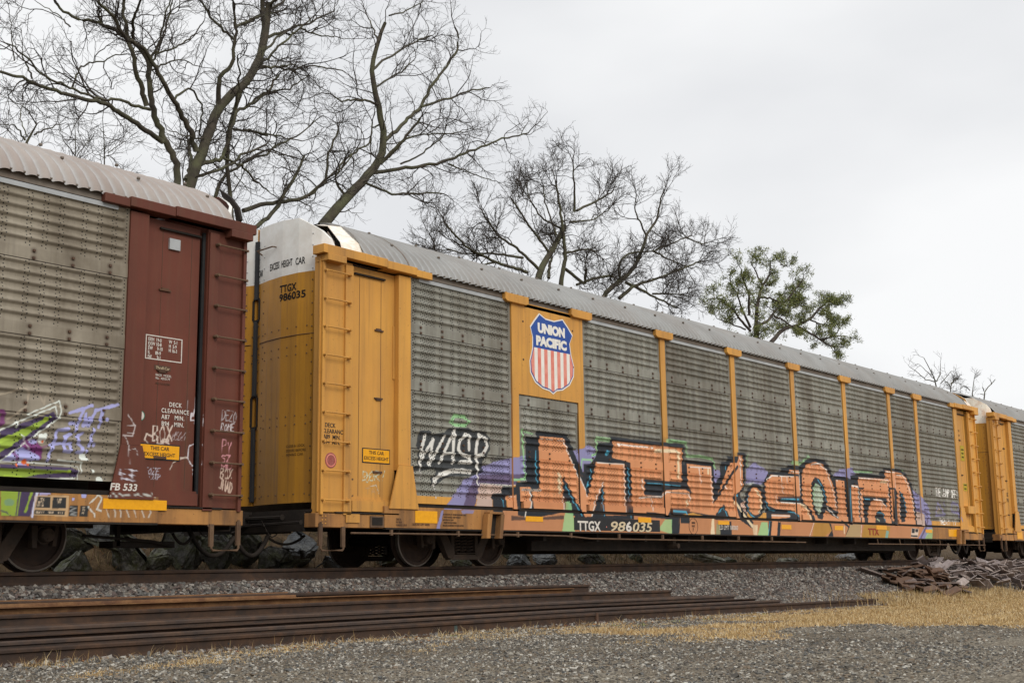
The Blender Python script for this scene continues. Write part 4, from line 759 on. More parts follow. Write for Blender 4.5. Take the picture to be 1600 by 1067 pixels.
# brake rod, jacking brackets, small grille
mb=MB(); mb.tube([(Y0+.62,-1.62,.475),(16.0,-1.62,.478)],.014,6); mb.tube([(15.55,-1.62,.49),(17.2,-1.62,.478),(17.9,-1.62,.44),(26.2,-1.62,.42)],.014,6)
for x in np.arange(13,26,1.45): mb.box(x-.02,x+.02,-1.635,-1.60,.45,.53)
mb.build('brake_pipe',M['rod'],car); 
mb=MB(); mb.tube([(29.6,-1.62,.40),(38.0,-1.62,.40)],.014,6)
for x in (30.2,31.6,33.0,34.4,36.1,37.5): mb.tube([(x,-1.62,.40),(x,-1.60,.545)],.012,5)
mb.build('uncoupling_rod',M['rod'],car)
for xc in (15.22,35.9):
    mb=MB(); x0=xc-.13; x1=xc+.17
    mb.prism([(x0-.09,.42),(x0-.03,.80),(x0+.07,.80),(x0+.01,.42)],-1.72,-1.605); mb.prism([(x1-.07,.42),(x1-.01,.80),(x1+.07,.80),(x1+.01,.42)],-1.72,-1.605); mb.box(x0,x1+.05,-1.72,-1.605,.80,.835); mb.build('jacking_bracket',M['sill'],car,bevel=.006)
    flatbox('bracket_back',car,x0,x1,-1.613,-1.606,.43,.80,M['dark'])
flatbox('vent_frame',car,Y0+1.02,Y0+1.29,-1.60,-1.582,.56,.72,M['rod']); flatbox('vent_grille',car,Y0+1.05,Y0+1.26,-1.604,-1.60,.59,.70,M['dark'])
mb=MB(); 
for x in (Y0+.55,): mb.box(x,x+.26,-1.60,-1.585,.62,.74)
for k in range(6): mb.lathe([(.012,0),(.009,-.008),(.0001,-.008)],(Y0+.12+.06*(k%2),-1.58,.60+.05*(k//2)),6)
mb.build('sill_rivets',M['yellow'],car)
mb=MB(); mb.lathe([(.0001,-.14),(.05,-.14),(.05,.1)],(21.1,-1.3,.33),10); mb.box(21.05,21.15,-1.35,-1.25,.30,.5); mb.build('retainer_valve',M['truck'],car)
# ladder-bay door kit at the right end
flatbox('hand_brake_box',car,Y1-1.35,Y1-.75,-1.66,-1.5,1.30,1.52,M['yellow'],bevel=.01)
for i,(x,y,w,h) in enumerate(((1503.5,708,.30,.45),(1508,761,.30,.22))):
    q=U(x,y,Y=-1.5); flatbox('warning_plate',car,q[0]-w/2,q[0]+w/2,-1.506,-1.50,q[2]-h/2,q[2]+h/2,mat('olive_yellow_sign',(.42,.32,.02),(.35,.26,.02),rough=.5))
    for k in range(3 if i==0 else 2): text('CAUTION' if k==0 else 'HEIGHT','lettering',M['black'],car,(q[0],-1.508,q[2]+h*.18-.11*k),(1,0,0),.07,.7,0,align='CENTER')
for i,t in enumerate(('L','BCK 21','ACR 18','MAX 11','HT 19')): lettering_side(car,t,1495.5,667+7*i-(i==0)*3,.085,.7,0,M['black'],y=-1.503)
# ---- maroon car
M1=10.34; M0=M1-26.6
mar=car_root('autorack_railcar',M0,'maroon ended autorack railcar at the left with purple, white and lime graffiti')
MP=[M1-1.84-2.55-2.75*k for k in range(8)]
corner(mar,M1,-1,M['maroon'])
flatbox('door_gap',mar,M1-.69,M1-.58,-1.50,-1.47,.8,4.3,M['black'])
flatbox('latch_block',mar,M1-1.22,M1-1.06,-1.53,-1.50,3.98,4.12,M['alu'])
edges=[M1-1.84]+MP
for i in range(2):
    b=edges[i]-(.085 if i else 0); a=edges[i+1]+.085
    bay(mar,a,b,M['tan_grey'],M['tan_grey'],flap=False)
flatbox('far_side_sheet',mar,M0+.3,edges[2]-.08,-1.56,-1.5,1.0,4.36,M['tan_grey'])
for x in MP[:2]: post(mar,x,M['maroon'])
sill_and_floor(mar,M0,M1,M0+1.3,M1-1.30,M['yellow'],(M0+3.3,7.05))
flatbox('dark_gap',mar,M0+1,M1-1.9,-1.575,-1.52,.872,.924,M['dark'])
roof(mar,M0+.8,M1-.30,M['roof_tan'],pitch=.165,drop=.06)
gable(mar,M1,-1); end_door(mar,M1,-1,M['maroon'],M['white'],False); coupler(mar,M1,-1)
fl=MB(); fl.prism([(-1.50,4.60),(-1.44,4.78),(-1.28,4.95),(-1.02,5.12),(-1.1,4.99),(-1.35,4.78),(-1.42,4.55)],M1-.10,M1-.06,axis='X'); fl.build('roof_flashing',M['dark'],mar)
ts=MB(); 
def tb(x,y): q=U(x,y,Y=-1.503); return q
p0=tb(228,522.5); p1=tb(285,530); p2=tb(284,567); p3=tb(227,560.5); zt=(p0[2]+p1[2])/2; zb=(p2[2]+p3[2])/2; xa,xb=p0[0],p1[0]
fr=MB(); fr.box(xa,xb,-1.505,-1.50,zt-.012,zt); fr.box(xa,xb,-1.505,-1.50,zb,zb+.012); fr.box(xa,xa+.012,-1.505,-1.50,zb+.012,zt-.012); fr.box(xb-.012,xb,-1.505,-1.50,zb+.012,zt-.012); fr.build('table_frame',M['wtext'],mar)
rows=(('EXH  19-0','W  5-1'),('EXW 10-8','H  5-9'),('EW     9-10','H 16-3'),('IL      89-9',''),('IW      9-1',''))
for i,(l,r) in enumerate(rows):
    z=zt-.075-i*(zt-zb-.03)/5.; text(l,'lettering',M['wtext'],mar,(xa+.035,-1.504,z),(1,0,0),.062,.72,.001); 
    if r: text(r,'lettering',M['wtext'],mar,(xb-.20,-1.504,z-.0),(1,0,0),.062,.72,.001)
q=U(254,575,Y=-1.504); flatbox('maker_plate',mar,q[0]-.12,q[0]+.12,-1.505,-1.50,q[2]-.028,q[2]+.03,M['rust']); text('Thrall Car','lettering',M['cream'],mar,(q[0],-1.507,q[2]-.02),(1,0,0),.05,.95,0,align='CENTER')
for t,x,y,sz in (('RACK  MODEL',243,587,.042),('No.  AB10179',243,592,.042),('PRO 713-CC75N',243,600,.034)): lettering_side(mar,t,x,y,sz,.85,0,M['wtext'] if sz>.04 else M['rust'],y=-1.504)
for t,x,y in (('DECK',264,635),('CLEARANCE',252,644),('A87   MIN.',252,654),('B94   MIN.',252,664.5)): lettering_side(mar,t,x,y,.078,.86,.001,M['wtext'],y=-1.504,sp=1.12)
q=U(219,649,Y=-1.504); MB().lathe([(.0001,-.003),(.055,-.003),(.055,0)],(q[0],-1.502,q[2]),20).build('round_sticker',M['wtext'],mar); text('OK','lettering',M['black'],mar,(q[0]-.03,-1.507,q[2]+.005),(1,0,0),.035,1,0); mb=MB(); mb.lathe([(.055,-.004),(.064,-.004),(.064,0)],(q[0],-1.502,q[2]),20); mb.build('sticker_rim',mat('green_rim',(.05,.22,.15),rough=.6),mar)
q=U(249,706,Y=-1.504); sticker(mar,q[0],q[2],.60,.195,-1.505,('THIS CAR','EXCESS HEIGHT'))
lettering_side(mar,'FB 533',171,765,.115,1.15,.0025,M['wtext'],y=-1.628,sh=.15)
a=U(161,0,Y=-1.6)[0]; q0=U(161,785,Y=-1.6); q1=U(260,790,Y=-1.6); reflector(mar,q0[0],q1[0],q0[2]-.07,q0[2]+.05)
for x0,x1,y0,y1 in (): pass
mb=MB(); mb.tube([(8.45,-.95,.42),(9.4,-.95,.36),(9.75,-.95,.30)],.02,6); mb.box(8.9,9.8,-.9,-.6,.28,.36); mb.box(8.95,9.0,-.9,-.85,.3,.56); mb.build('brake_rigging',M['dark'],mar)
# ---- right-hand yellow car
R0=39.48; R1=R0+26.6
rc=car_root('autorack_railcar',R0,'yellow ended autorack railcar furthest to the right, only its ladder end in view')
corner(rc,R0,1,M['yellow']); corner(rc,R1,-1,M['yellow'])
RX=[R0+1.84+2.55+2.75*k for k in range(8)]
edges=[R0+1.84]+RX+[R1-1.84]
for i in range(3): bay(rc,edges[i]+(.085 if i else 0),edges[i+1]-.085,M['grey'],M['yellow'])
flatbox('side_sheet',rc,edges[3]+.085,edges[-1],-1.56,-1.5,.9,4.36,M['grey'])
for x in RX: post(rc,x,M['yellow'])
sill_and_floor(rc,R0,R1,R0+1.3,R1-1.3,M['yellow'],(43.55,43.55+19.5))
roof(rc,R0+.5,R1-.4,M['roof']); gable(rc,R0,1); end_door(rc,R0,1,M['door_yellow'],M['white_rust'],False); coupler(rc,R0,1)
reflector(rc,R0+1.6,R0+2.1,.60,.84)
for i,t in enumerate(('LX','710')): lettering_side(rc,t,1573,775+9*i,.16,.8,.002,M['black'],y=-1.503)

# ---------------------------------------------------------------- ground
def dzx(X): return np.interp(X,[-6,6.4,16,27,60],[.03,0,-.02,-.105,-.15])
def gz(X,Y):
    X=np.asarray(X,float); Y=np.asarray(Y,float)
    road=-.905+dzx(X)
    z=np.interp(Y,[-3.6,-2.95,-1.75,-1.15,-.7,.7,1.3,2.1,2.6,4.6,8,14],[0,.02,.40,.71,.72,.72,.71,.55,.58,1.45,2.2,2.6])
    bank=np.interp(Y,[2.1,2.6,4.6,8,14,60],[.55,.57,1.75,2.7,3.1,3.4]); flat=np.interp(Y,[2.1,4,12,60,300],[.55,1.05,1.9,3.4,9.])
    k=np.clip((X-27)/9,0,1); k=k*k*(3-2*k)
    return road+np.where(Y>2.1,bank*(1-k)+flat*k,z)+np.where((Y>-1.2)&(Y<1.3),0,0)+-dzx(X)*np.clip((Y+2.2)/1.0,0,1)
def lump(X,Y):
    return (np.sin(X*2.1+np.sin(Y*1.7)*1.3)*np.sin(Y*2.7+1.3)+.5*np.sin(X*5.3+Y*3.1)*np.sin(Y*6.1-X*2.0))*.012
_VG=np.random.default_rng(5).random((64,64))
def vnoise(X,Y):
    X=np.asarray(X,float); Y=np.asarray(Y,float); i=np.floor(X).astype(int); j=np.floor(Y).astype(int); u=X-i; v=Y-j; u=u*u*(3-2*u); v=v*v*(3-2*v)
    g=lambda a,b: _VG[a%64,b%64]
    return (g(i,j)*(1-u)+g(i+1,j)*u)*(1-v)+(g(i,j+1)*(1-u)+g(i+1,j+1)*u)*v
def fbm(X,Y): return .5*vnoise(X,Y)+.27*vnoise(X*2.3+9,Y*2.3)+.15*vnoise(X*5.1,Y*5.1+7)+.08*vnoise(X*11,Y*11)
def grass_amt(X,Y):
    n=np.clip((fbm(X*.55,Y*.9)-.30)*2.6,0,1.1); n2=fbm(X*.4+31,Y*.8+3); Y=Y+(n2-.5)*2.6
    field=1.25*np.clip((X-14)/6,0,1)*np.clip((-2.45-Y)/.25,0,1)*np.clip((Y+3.4+.40*X)/5.5,0,1)
    edge=np.clip(1-np.abs(Y+3.28-(n2-.5)*2.6)/(.20+.012*np.clip(X-6,0,30)),0,1)*np.clip((X-2)/3,0,1)*(X<28)
    strw=.55*np.clip((X-4)/4,0,1)*np.clip((-3.05-Y)/.2,0,1)*np.clip((Y+5.4+np.clip(X-6,0,30)*.2)/1.5,0,1)
    mid=.75*np.clip((X-11)/6,0,1)*np.clip((-3.1-Y)/.2,0,1)*np.clip((Y+3.3+np.clip(X-6,0,40)*.36)/1.2,0,1)
    B_=np.maximum(np.maximum(np.minimum(field,1.1),edge),np.maximum(mid,strw)); return np.clip((B_*1.15+n-.95)*1.7,0,1)*(B_>.02)
def axis(segs): return np.unique(np.round(np.concatenate([np.arange(a,b,st) for a,b,st in segs]+[[segs[-1][1]]]),4))
xs=axis([(-900,-200,100),(-200,-30,15),(-30,2,1.0),(2,30,.10),(30,60,.25),(60,120,3),(120,900,60)]); ys=axis([(-900,-100,100),(-100,-20,8),(-20,-11,.5),(-11,-.8,.085),(-.8,3,.12),(3,12,.3),(12,60,4),(60,900,60)])
Xg,Yg=np.meshgrid(xs,ys); Zg=gz(Xg,Yg)+np.where((Yg<-3.0)|(Yg>2.3),lump(Xg,Yg),0)*np.where(np.abs(Yg)>50,0,1)
I=np.arange(Xg.size).reshape(Xg.shape); Fq=np.stack([I[:-1,:-1],I[:-1,1:],I[1:,1:],I[1:,:-1]],-1).reshape(-1,4)
cols=np.zeros((Xg.size,4),np.float32); cols[:,0]=grass_amt(Xg,Yg).ravel(); cols[:,1]=np.clip((Yg-1.6)/.8,0,1).ravel(); cols[:,2]=(np.clip((Yg+3.1)/.3,0,1)*np.clip((2.4-Yg)/.5,0,1)).ravel(); cols[:,3]=1
def ground_mat():
    m=bpy.data.materials.new('ground'); m.use_nodes=True; nt=m.node_tree; N=nt.nodes; L=nt.links; b=N['Principled BSDF']; b.inputs['Roughness'].default_value=.95; b.inputs['Specular IOR Level'].default_value=.15
    tc=N.new('ShaderNodeTexCoord'); at=N.new('ShaderNodeAttribute'); at.attribute_name='paint'; sp_=N.new('ShaderNodeSeparateColor'); L.new(at.outputs['Color'],sp_.inputs[0])
    def noise(sc,d=8,r=.65):
        n=N.new('ShaderNodeTexNoise'); n.inputs['Scale'].default_value=sc; n.inputs['Detail'].default_value=d; n.inputs['Roughness'].default_value=r; L.new(tc.outputs['Object'],n.inputs['Vector']); return n.outputs['Fac']
    def ramp(f,stops):
        r=N.new('ShaderNodeValToRGB'); e=r.color_ramp.elements
        while len(e)<len(stops): e.new(.5)
        for i,(p,c) in enumerate(stops): e[i].position=p; e[i].color=(*c,1)
        L.new(f,r.inputs[0]); return r.outputs[0]
    def mix(f,a,b_):
        x=N.new('ShaderNodeMix'); x.data_type='RGBA'; L.new(f,x.inputs[0]); L.new(a,x.inputs[6]); L.new(b_,x.inputs[7]); return x.outputs[2]
    def ma(op,a,b_):
        x=N.new('ShaderNodeMath'); x.operation=op; x.use_clamp=True
        for i,v in enumerate((a,b_)):
            if isinstance(v,(int,float)): x.inputs[i].default_value=v
            else: L.new(v,x.inputs[i])
        return x.outputs[0]
    vo=N.new('ShaderNodeTexVoronoi'); vo.inputs['Scale'].default_value=55; vo.inputs['Randomness'].default_value=1; L.new(tc.outputs['Object'],vo.inputs['Vector'])
    s3=N.new('ShaderNodeSeparateColor'); L.new(vo.outputs['Color'],s3.inputs[0])
    grv=ramp(s3.outputs[0],[(0,(.06,.055,.046)),(.3,(.12,.11,.093)),(.6,(.19,.175,.15)),(.85,(.28,.26,.225)),(1,(.42,.40,.35))])
    big=ramp(noise(.6,4),[(.32,(.50,.44,.37)),(.5,(.78,.71,.61)),(.68,(.95,.90,.82))]); mm=N.new('ShaderNodeMix'); mm.data_type='RGBA'; mm.blend_type='MULTIPLY'; mm.inputs[0].default_value=1; L.new(grv,mm.inputs[6]); L.new(big,mm.inputs[7]); grv=mm.outputs[2]
    grs=ramp(noise(22,8,.75),[(.3,(.13,.085,.042)),(.5,(.34,.225,.105)),(.68,(.50,.37,.20)),(.8,(.27,.24,.11))])
    bal=ramp(s3.outputs[1],[(0,(.05,.045,.04)),(.6,(.09,.08,.07)),(1,(.16,.145,.13))])
    bk=ramp(noise(5,8,.75),[(.3,(.03,.024,.014)),(.5,(.10,.065,.035)),(.7,(.20,.135,.07))])
    gm=ma('SUBTRACT',ma('MULTIPLY',sp_.outputs[0],2.0),ma('MULTIPLY',noise(4,6,.7),1.15)); gm=ma('MULTIPLY',gm,2.2)
    c=mix(gm,grv,grs); c=mix(sp_.outputs[2],c,bal); c=mix(sp_.outputs[1],c,bk); L.new(c,b.inputs['Base Color'])
    bn=N.new('ShaderNodeBump'); bn.inputs['Strength'].default_value=.9; bn.inputs['Distance'].default_value=.012; L.new(ma('ADD',ma('MULTIPLY',vo.outputs['Distance'],-.0),ma('ADD',ma('MULTIPLY',s3.outputs[0],.6),ma('MULTIPLY',noise(60,6),.5))),bn.inputs['Height']); L.new(bn.outputs[0],b.inputs['Normal'])
    return m
g=mesh_obj('ground',np.stack([Xg,Yg,Zg],-1).reshape(-1,3),Fq,ground_mat(),smooth=True,cols=cols); tagit(g,'grey gravel yard ground with dry grass and a raised track bed',kind='structure')
# ---------------------------------------------------------------- stones
def in_view(X,Y,Z,pad=110):
    P=np.stack([X,Y,Z],-1)-CP; z=P@CF; x=800+F_PX*(P@CR)/z; y=533.5-F_PX*(P@CU)/z
    return (z>1)&(x>-pad)&(x<1600+pad)&(y<1067+pad)
CUBE=np.array([(a,b,c) for a in (-1,1) for b in (-1,1) for c in (-1,1)],float); CF6=np.array([(0,1,3,2),(4,6,7,5),(0,4,5,1),(2,3,7,6),(0,2,6,4),(1,5,7,3)])
def rotm(n):
    q=rng.normal(size=(n,4)); q/=np.linalg.norm(q,axis=1)[:,None]; a,b,c,d=q.T
    return np.stack([1-2*(c*c+d*d),2*(b*c-a*d),2*(b*d+a*c),2*(b*c+a*d),1-2*(b*b+d*d),2*(c*d-a*b),2*(b*d-a*c),2*(c*d+a*b),1-2*(b*b+c*c)],-1).reshape(n,3,3)
def stones(name,X,Y,Z,S,m,label,flat=.6):
    n=len(X); V=CUBE[None]*(1+rng.uniform(-.38,.25,(n,8,3))); V*= np.stack([S*rng.uniform(.7,1.3,n),S*rng.uniform(.55,1.,n),S*rng.uniform(.4,.8,n)],-1)[:,None]*.5
    V=np.einsum('nij,nkj->nki',rotm(n),V); V[:,:,2]*=flat; V+=np.stack([X,Y,Z],-1)[:,None]
    F=(CF6[None]+8*np.arange(n)[:,None,None]).reshape(-1,4)
    o=mesh_obj(name,V.reshape(-1,3),F,m); return tagit(o,label,kind='stuff')
def scat(x0,x1,y0,y1,dens):
    n=int((x1-x0)*(y1-y0)*dens); return rng.uniform(x0,x1,n),rng.uniform(y0,y1,n)
P=[scat(4,14,-3.05,-.86,1000),scat(14,26,-3.05,-.86,800),scat(26,50,-3.05,-.86,420),scat(50,80,-3.,-.86,110),scat(4,40,-.7,2.4,200),scat(18,30,-3.3,-2.3,300)]
X=np.concatenate([p[0] for p in P]); Y=np.concatenate([p[1] for p in P]); k=(np.abs(Y+.75)>.085)&(np.abs(Y-.75)>.085)&(Y>-2.98-.0*X); X,Y=X[k],Y[k]
S=rng.uniform(.030,.068,len(X))*(1+.35*(X>26)); Z=gz(X,Y)+rng.uniform(-.006,.016,len(X)); Z=np.where(Y>-1.3,np.minimum(Z,-.165-rng.uniform(.0,.02,len(X))),Z)
stones('ballast',X,Y,Z,S,M['ballast'],'mixed grey and brown crushed ballast stones on the track bed',.8)
P=[scat(3,14,-11,-3.05,620),scat(14,26,-9.5,-3.05,240),scat(4,20,-4.6,-3.02,520)]
X=np.concatenate([p[0] for p in P]); Y=np.concatenate([p[1] for p in P]); Z=gz(X,Y)+lump(X,Y); k=in_view(X,Y,Z)&(Y<-3.05)&(rng.random(len(X))<.25+1.3*fbm(X*.9+7,Y*1.3)); X,Y,Z=X[k],Y[k],Z[k]
near=np.clip(1-(-3.05-Y)/1.5,0,1); S=rng.power(.7,len(X))*.026+.007+near*rng.power(3,len(X))*.022*(rng.random(len(X))<.5)
S=S*(.55+.9*fbm(X*.8,Y*1.4+5)); big=rng.random(len(X))<.014; S=np.where(big,S+rng.uniform(.01,.03,len(X)),S); stones('gravel',X,Y,Z+S*.10,S,M['gravel'],'loose small grey gravel stones strewn over the yard road',.7)
# ---------------------------------------------------------------- dry grass
def blades(name,X,Y,Z,H,W,cols_,label,lean=.6,m=None):
    n=len(X); a=rng.uniform(0,2*np.pi,n); l=rng.uniform(0,lean,n); d=np.stack([np.cos(a)*l,np.sin(a)*l,np.ones(n)],-1); d/=np.linalg.norm(d,axis=1)[:,None]
    b=rng.uniform(0,np.pi,n); s=np.stack([np.cos(b),np.sin(b),np.zeros(n)],-1)*W[:,None]; base=np.stack([X,Y,Z],-1); mid=base+d*H[:,None]*.55; d2=d+np.stack([np.cos(a)*l*.9,np.sin(a)*l*.9,-l*.35],-1); tip=mid+d2*H[:,None]*.5
    V=np.stack([base-s,base+s,mid+s*.8,mid-s*.8,tip],1).reshape(-1,3); i=np.arange(n)*5
    F=np.concatenate([np.stack([i,i+1,i+2,i+3],-1),np.stack([i+3,i+2,i+4,i+4],-1)])
    # triangles kept as separate faces
    F1=np.stack([i,i+1,i+2],-1); F2=np.stack([i,i+2,i+3],-1); F3=np.stack([i+3,i+2,i+4],-1)
    o=mesh_obj(name,V,np.concatenate([F1,F2,F3]),m); return tagit(o,label,kind='stuff')
MG_=mat('dry_grass',(.4,.3,.15),rough=.9,scale=3,island=[(.55,.39,.18),(.66,.51,.28),(.44,.29,.12),(.34,.21,.085),(.72,.60,.38),(.50,.36,.17)])
MG2=mat('green_weed',(.2,.3,.08),rough=.8,scale=3,island=[(.14,.20,.04),(.22,.30,.07),(.30,.30,.10)])
n=1000000; X=rng.uniform(3,50,n); Y=rng.uniform(-15,-2.3,n); ga=grass_amt(X,Y); k=(rng.random(n)<ga**1.5*.85); X,Y,ga=X[k],Y[k],ga[k]; Z=gz(X,Y)+lump(X,Y)-.004; k=in_view(X,Y,Z); X,Y,Z,ga=X[k],Y[k],Z[k],ga[k]
front=np.clip(1-np.abs(Y+2.9)/1.1,0,1)*np.clip((X-20)/6,0,1)
H=rng.uniform(.02,.07,len(X))*(.6+ga*.6)*np.where((X<27.5)&(Y>-3.9),.6,1)+front*(X>27)*rng.uniform(.02,.17,len(X)); blades('dry_grass',X,Y,Z,H,.0022+.0012*rng.random(len(X))+.00008*X,None,'short golden dry grass on the gravel at the right and along the rail pile',1.3,MG_)
# tall seed stalks beside the rails and the scrap heap
n=520; X=rng.uniform(24,42,n); Y=rng.uniform(-3.5,-2.5,n); Z=gz(X,Y); blades('grass_stalk_clump',X,Y,Z,rng.uniform(.18,.42,n),np.full(n,.0032),None,'tall pale dry grass stalks in front of the scrap plate heap',.35,MG_)
P=[]
for cx in (6.6,6.75,7.9,8.9,9.3,10.2,11.7,12.9,14.2,14.9,17.1,17.7,19.6,20.8,22.3,6.9,7.25,7.6,8.2,8.55,9.9,10.7,11.2,12.4,13.0,13.6,15.6,16.4,18.4,18.8,20.3,21.4,23.5):
    kk=rng.integers(14,60); P.append((cx+rng.normal(0,.11,kk),-3.07-np.abs(rng.normal(0,.09,kk))))
X=np.concatenate([p[0] for p in P]); Y=np.concatenate([p[1] for p in P]); blades('dry_tuft_row',X,Y,gz(X,Y)+lump(X,Y)-.005,rng.uniform(.05,.20,len(X))*rng.uniform(.4,1,len(X)),np.full(len(X),.0022),None,'curled straw tufts sprouting along the foot of the front rail',1.1,MG_)
P=[]
for cx,cy in ((15.9,-3.5),(16.3,-3.7),(17.4,-3.6),(18.6,-3.5),(21,-3.3),(24,-4.4),(30,-4.0),(31,-4.4),(32,-3.9),(12.5,-3.3),(19.5,-3.9)):
    kk=60 if cx>28 else 16; P.append((cx+rng.normal(0,.05 if cx<28 else .5,kk),cy+rng.normal(0,.05 if cx<28 else .25,kk)))
X=np.concatenate([p[0] for p in P]); Y=np.concatenate([p[1] for p in P]); blades('green_weeds',X,Y,gz(X,Y)+lump(X,Y)-.004,rng.uniform(.03,.07,len(X)),np.full(len(X),.005),None,'small fresh green weeds coming up through the gravel',1.0,MG2)
ML=mat('fallen_leaf',(.3,.1,.04),rough=.8,scale=3,island=[(.24,.075,.03),(.32,.12,.05),(.18,.05,.03),(.36,.17,.07)])
n=170; X=rng.uniform(5,24,n); Y=-3.05-rng.exponential(.35,n); k=rng.random(n)<.35; Y=np.where(k,rng.uniform(-2.6,-1.2,n),Y); stones('fallen_leaves',X,Y,gz(X,Y)+.02,np.full(n,.035),ML,'scattered red brown fallen leaves on the gravel and ballast',.25)
# ---------------------------------------------------------------- rails
def rail_prof(k=1.):
    h=[(-.07,0),(.07,0),(.07,.010),(.014,.026),(.0085,.045),(.0085,.122),(.034,.134),(.0355,.160),(.030,.170),(.012,.1735),(-.012,.1735),(-.030,.170),(-.0355,.160),(-.034,.134),(-.0085,.122),(-.0085,.045),(-.014,.026),(-.07,.010)]
    return [(y*k,z*k) for y,z in h]
def rail_thing(name,x0,x1,yc,zb,m,label,cat,group,mode='up',slope=-.0055,holes=(),parent=None,yaw=0.):
    mb=MB(); P=rail_prof()
    if mode=='inv': P=[(-y,.1735-z) for y,z in P]
    if mode=='side': P=[(.087-z,y+.07) for y,z in P]
    n=len(P); xs_=np.linspace(x0,x1,max(2,int((x1-x0)/1.5)+2)); wob=np.cumsum(rng.normal(0,.0012,len(xs_)))
    V=[(x,y+yc+wob[i]+yaw*(x-x0),z+zb+(float(dzx(x)) if slope else 0)) for i,x in enumerate(xs_) for y,z in P]
    f=[(i*n+k,(i+1)*n+k,(i+1)*n+(k+1)%n,i*n+(k+1)%n) for i in range(len(xs_)-1) for k in range(n)]+[tuple(range(n)),tuple((len(xs_)-1)*n+k for k in range(n-1,-1,-1))]
    mb.add(V,f); o=mb.build(name,m,parent,origin=np.array([x0,yc,zb]) if parent is None else None)
    if parent is None: tagit(o,label,cat,group)
    return o
tr=empty('railway_track',(0,0,-.1735),'brown railway track carrying the railcars on ballast','railway track'); tr['_o']=[0,0,-.1735]
for y in (-.7535,.7535): rail_thing('rail',-40,140,y,-.1735,M['rail'],None,None,None,slope=0,parent=tr)
GR_='loose rails piled beside the track'
# (centre y, base z, mode, x0, x1, material, label)
RL=[(-2.93,-.893,'up',-6,26.85,'rail','long front rail of the pile, upright, with bolt holes in its web'),
 (-2.765,-.83,'up',-6,22.6,'rail2','purplish rail second from the front, close behind the front rail'),
 (-2.60,-.795,'inv',-6,21.9,'rail','rail lying foot upwards, third from the front of the pile'),
 (-2.44,-.72,'up',-6,21.4,'rail2','purplish brown rail fourth from the front of the pile'),
 (-2.27,-.68,'side',-6,20.9,'rail','dark rail on its side in the middle of the pile'),
 (-2.09,-.60,'up',-6,19.7,'rail','dark rail fifth in the pile, in front of the orange rusted rails'),
 (-1.93,-.53,'inv',-5,16.9,'rail_orange','long orange rusted rail lying foot upwards near the back of the pile'),
 (-1.77,-.475,'up',-6,17.6,'rail','rearmost dark rail of the pile, nearest the ballast')]
for i,(yc,zb,md,x0,x1,mm,lb) in enumerate(RL): 
    fr=rail_thing('loose_rail',x0,x1,yc,zb,M[mm],lb,'rail',GR_,md)
    if i==0: front_rail=fr
    if i==0:
        hb=MB()
        for px,py in ((357,1005),(477,997)): q=U(px,py,Y=-2.9395); hb.lathe([(.0001,-.002),(.014,-.002),(.015,.004)],(q[0],q[1]-.001,q[2]),10)
        front_rail['_o']=list(front_rail.location); hb.build('bolt_hole',M['black'],front_rail)
        wb=MB(); q=U(712,980,Y=-2.9395); wb.box(q[0]-.03,q[0]+.03,-2.943,-2.938,-.895+dzx(q[0])+.03,-.895+dzx(q[0])+.12); wb.build('paint_mark',mat('green_grey_paint',(.07,.10,.09),(.05,.07,.065),rough=.7,scale=20),front_rail)
        jb=MB(); q=U(930,965,Y=-2.9395); zz=-.895+float(dzx(q[0])); jb.box(q[0]-.015,q[0]+.04,-2.975,-2.9385,zz+.012,zz+.178); jb.build('weld_collar',M['rust'],front_rail)
rail_thing('loose_rail',-5,10.95,-1.85,-.43,M['rail_orange'],'short orange rail near the back of the pile, its end cut bright','rail',GR_,'side')
rail_thing('loose_rail',-6,9.4+14,-2.68,-.655+.0,M['rail2'],'thin topped rail bridging the gap between the front rails','rail',GR_,'side') if False else None
# ---------------------------------------------------------------- scrap heap
GP='scrap tie plates heaped beside the track'; pm={}
def plate_mesh(kind):
    if kind in pm: return pm[kind]
    l,w_,t={'a':(.46,.25,.020),'b':(.40,.23,.018),'c':(1.0,.20,.035)}[kind]; mb=MB()
    mb.prism([(-l/2,-w_/2),(-l*.1,-w_/2),(l/2,-w_/2+.006),(l/2,w_/2),(-l/2+.01,w_/2)],-t/2,t/2,axis='Z')
    if kind!='c':
        mb.box(-.085,-.065,-w_/2,w_/2,t/2,t/2+.010); mb.box(.075,.095,-w_/2,w_/2,t/2,t/2+.010)
    o=mb.build('scrap_tie_plate',M['plate'],None,origin=np.zeros(3)); pm[kind]=o.data; bpy.data.objects.remove(o); return pm[kind]
mats_pl=[mat('plate_'+n_,c,tuple(v*.75 for v in c),rough=.65,scale=9,dirt=d,dirt_amt=.5,dirt_scale=8) for n_,c,d in (('lilac_grey',(.30,.255,.245),(.14,.10,.08)),('pale_brown',(.36,.30,.27),(.18,.12,.09)),('rusty_brown',(.12,.075,.052),(.17,.085,.045)),('dull_brown',(.18,.14,.125),(.10,.065,.05)))]
def heap(x): return float(np.interp(x,[29.6,31.0,32.5,34.3,36.5,39,42,45],[.02,.22,.38,.54,.52,.46,.34,.10]))
cnt=0
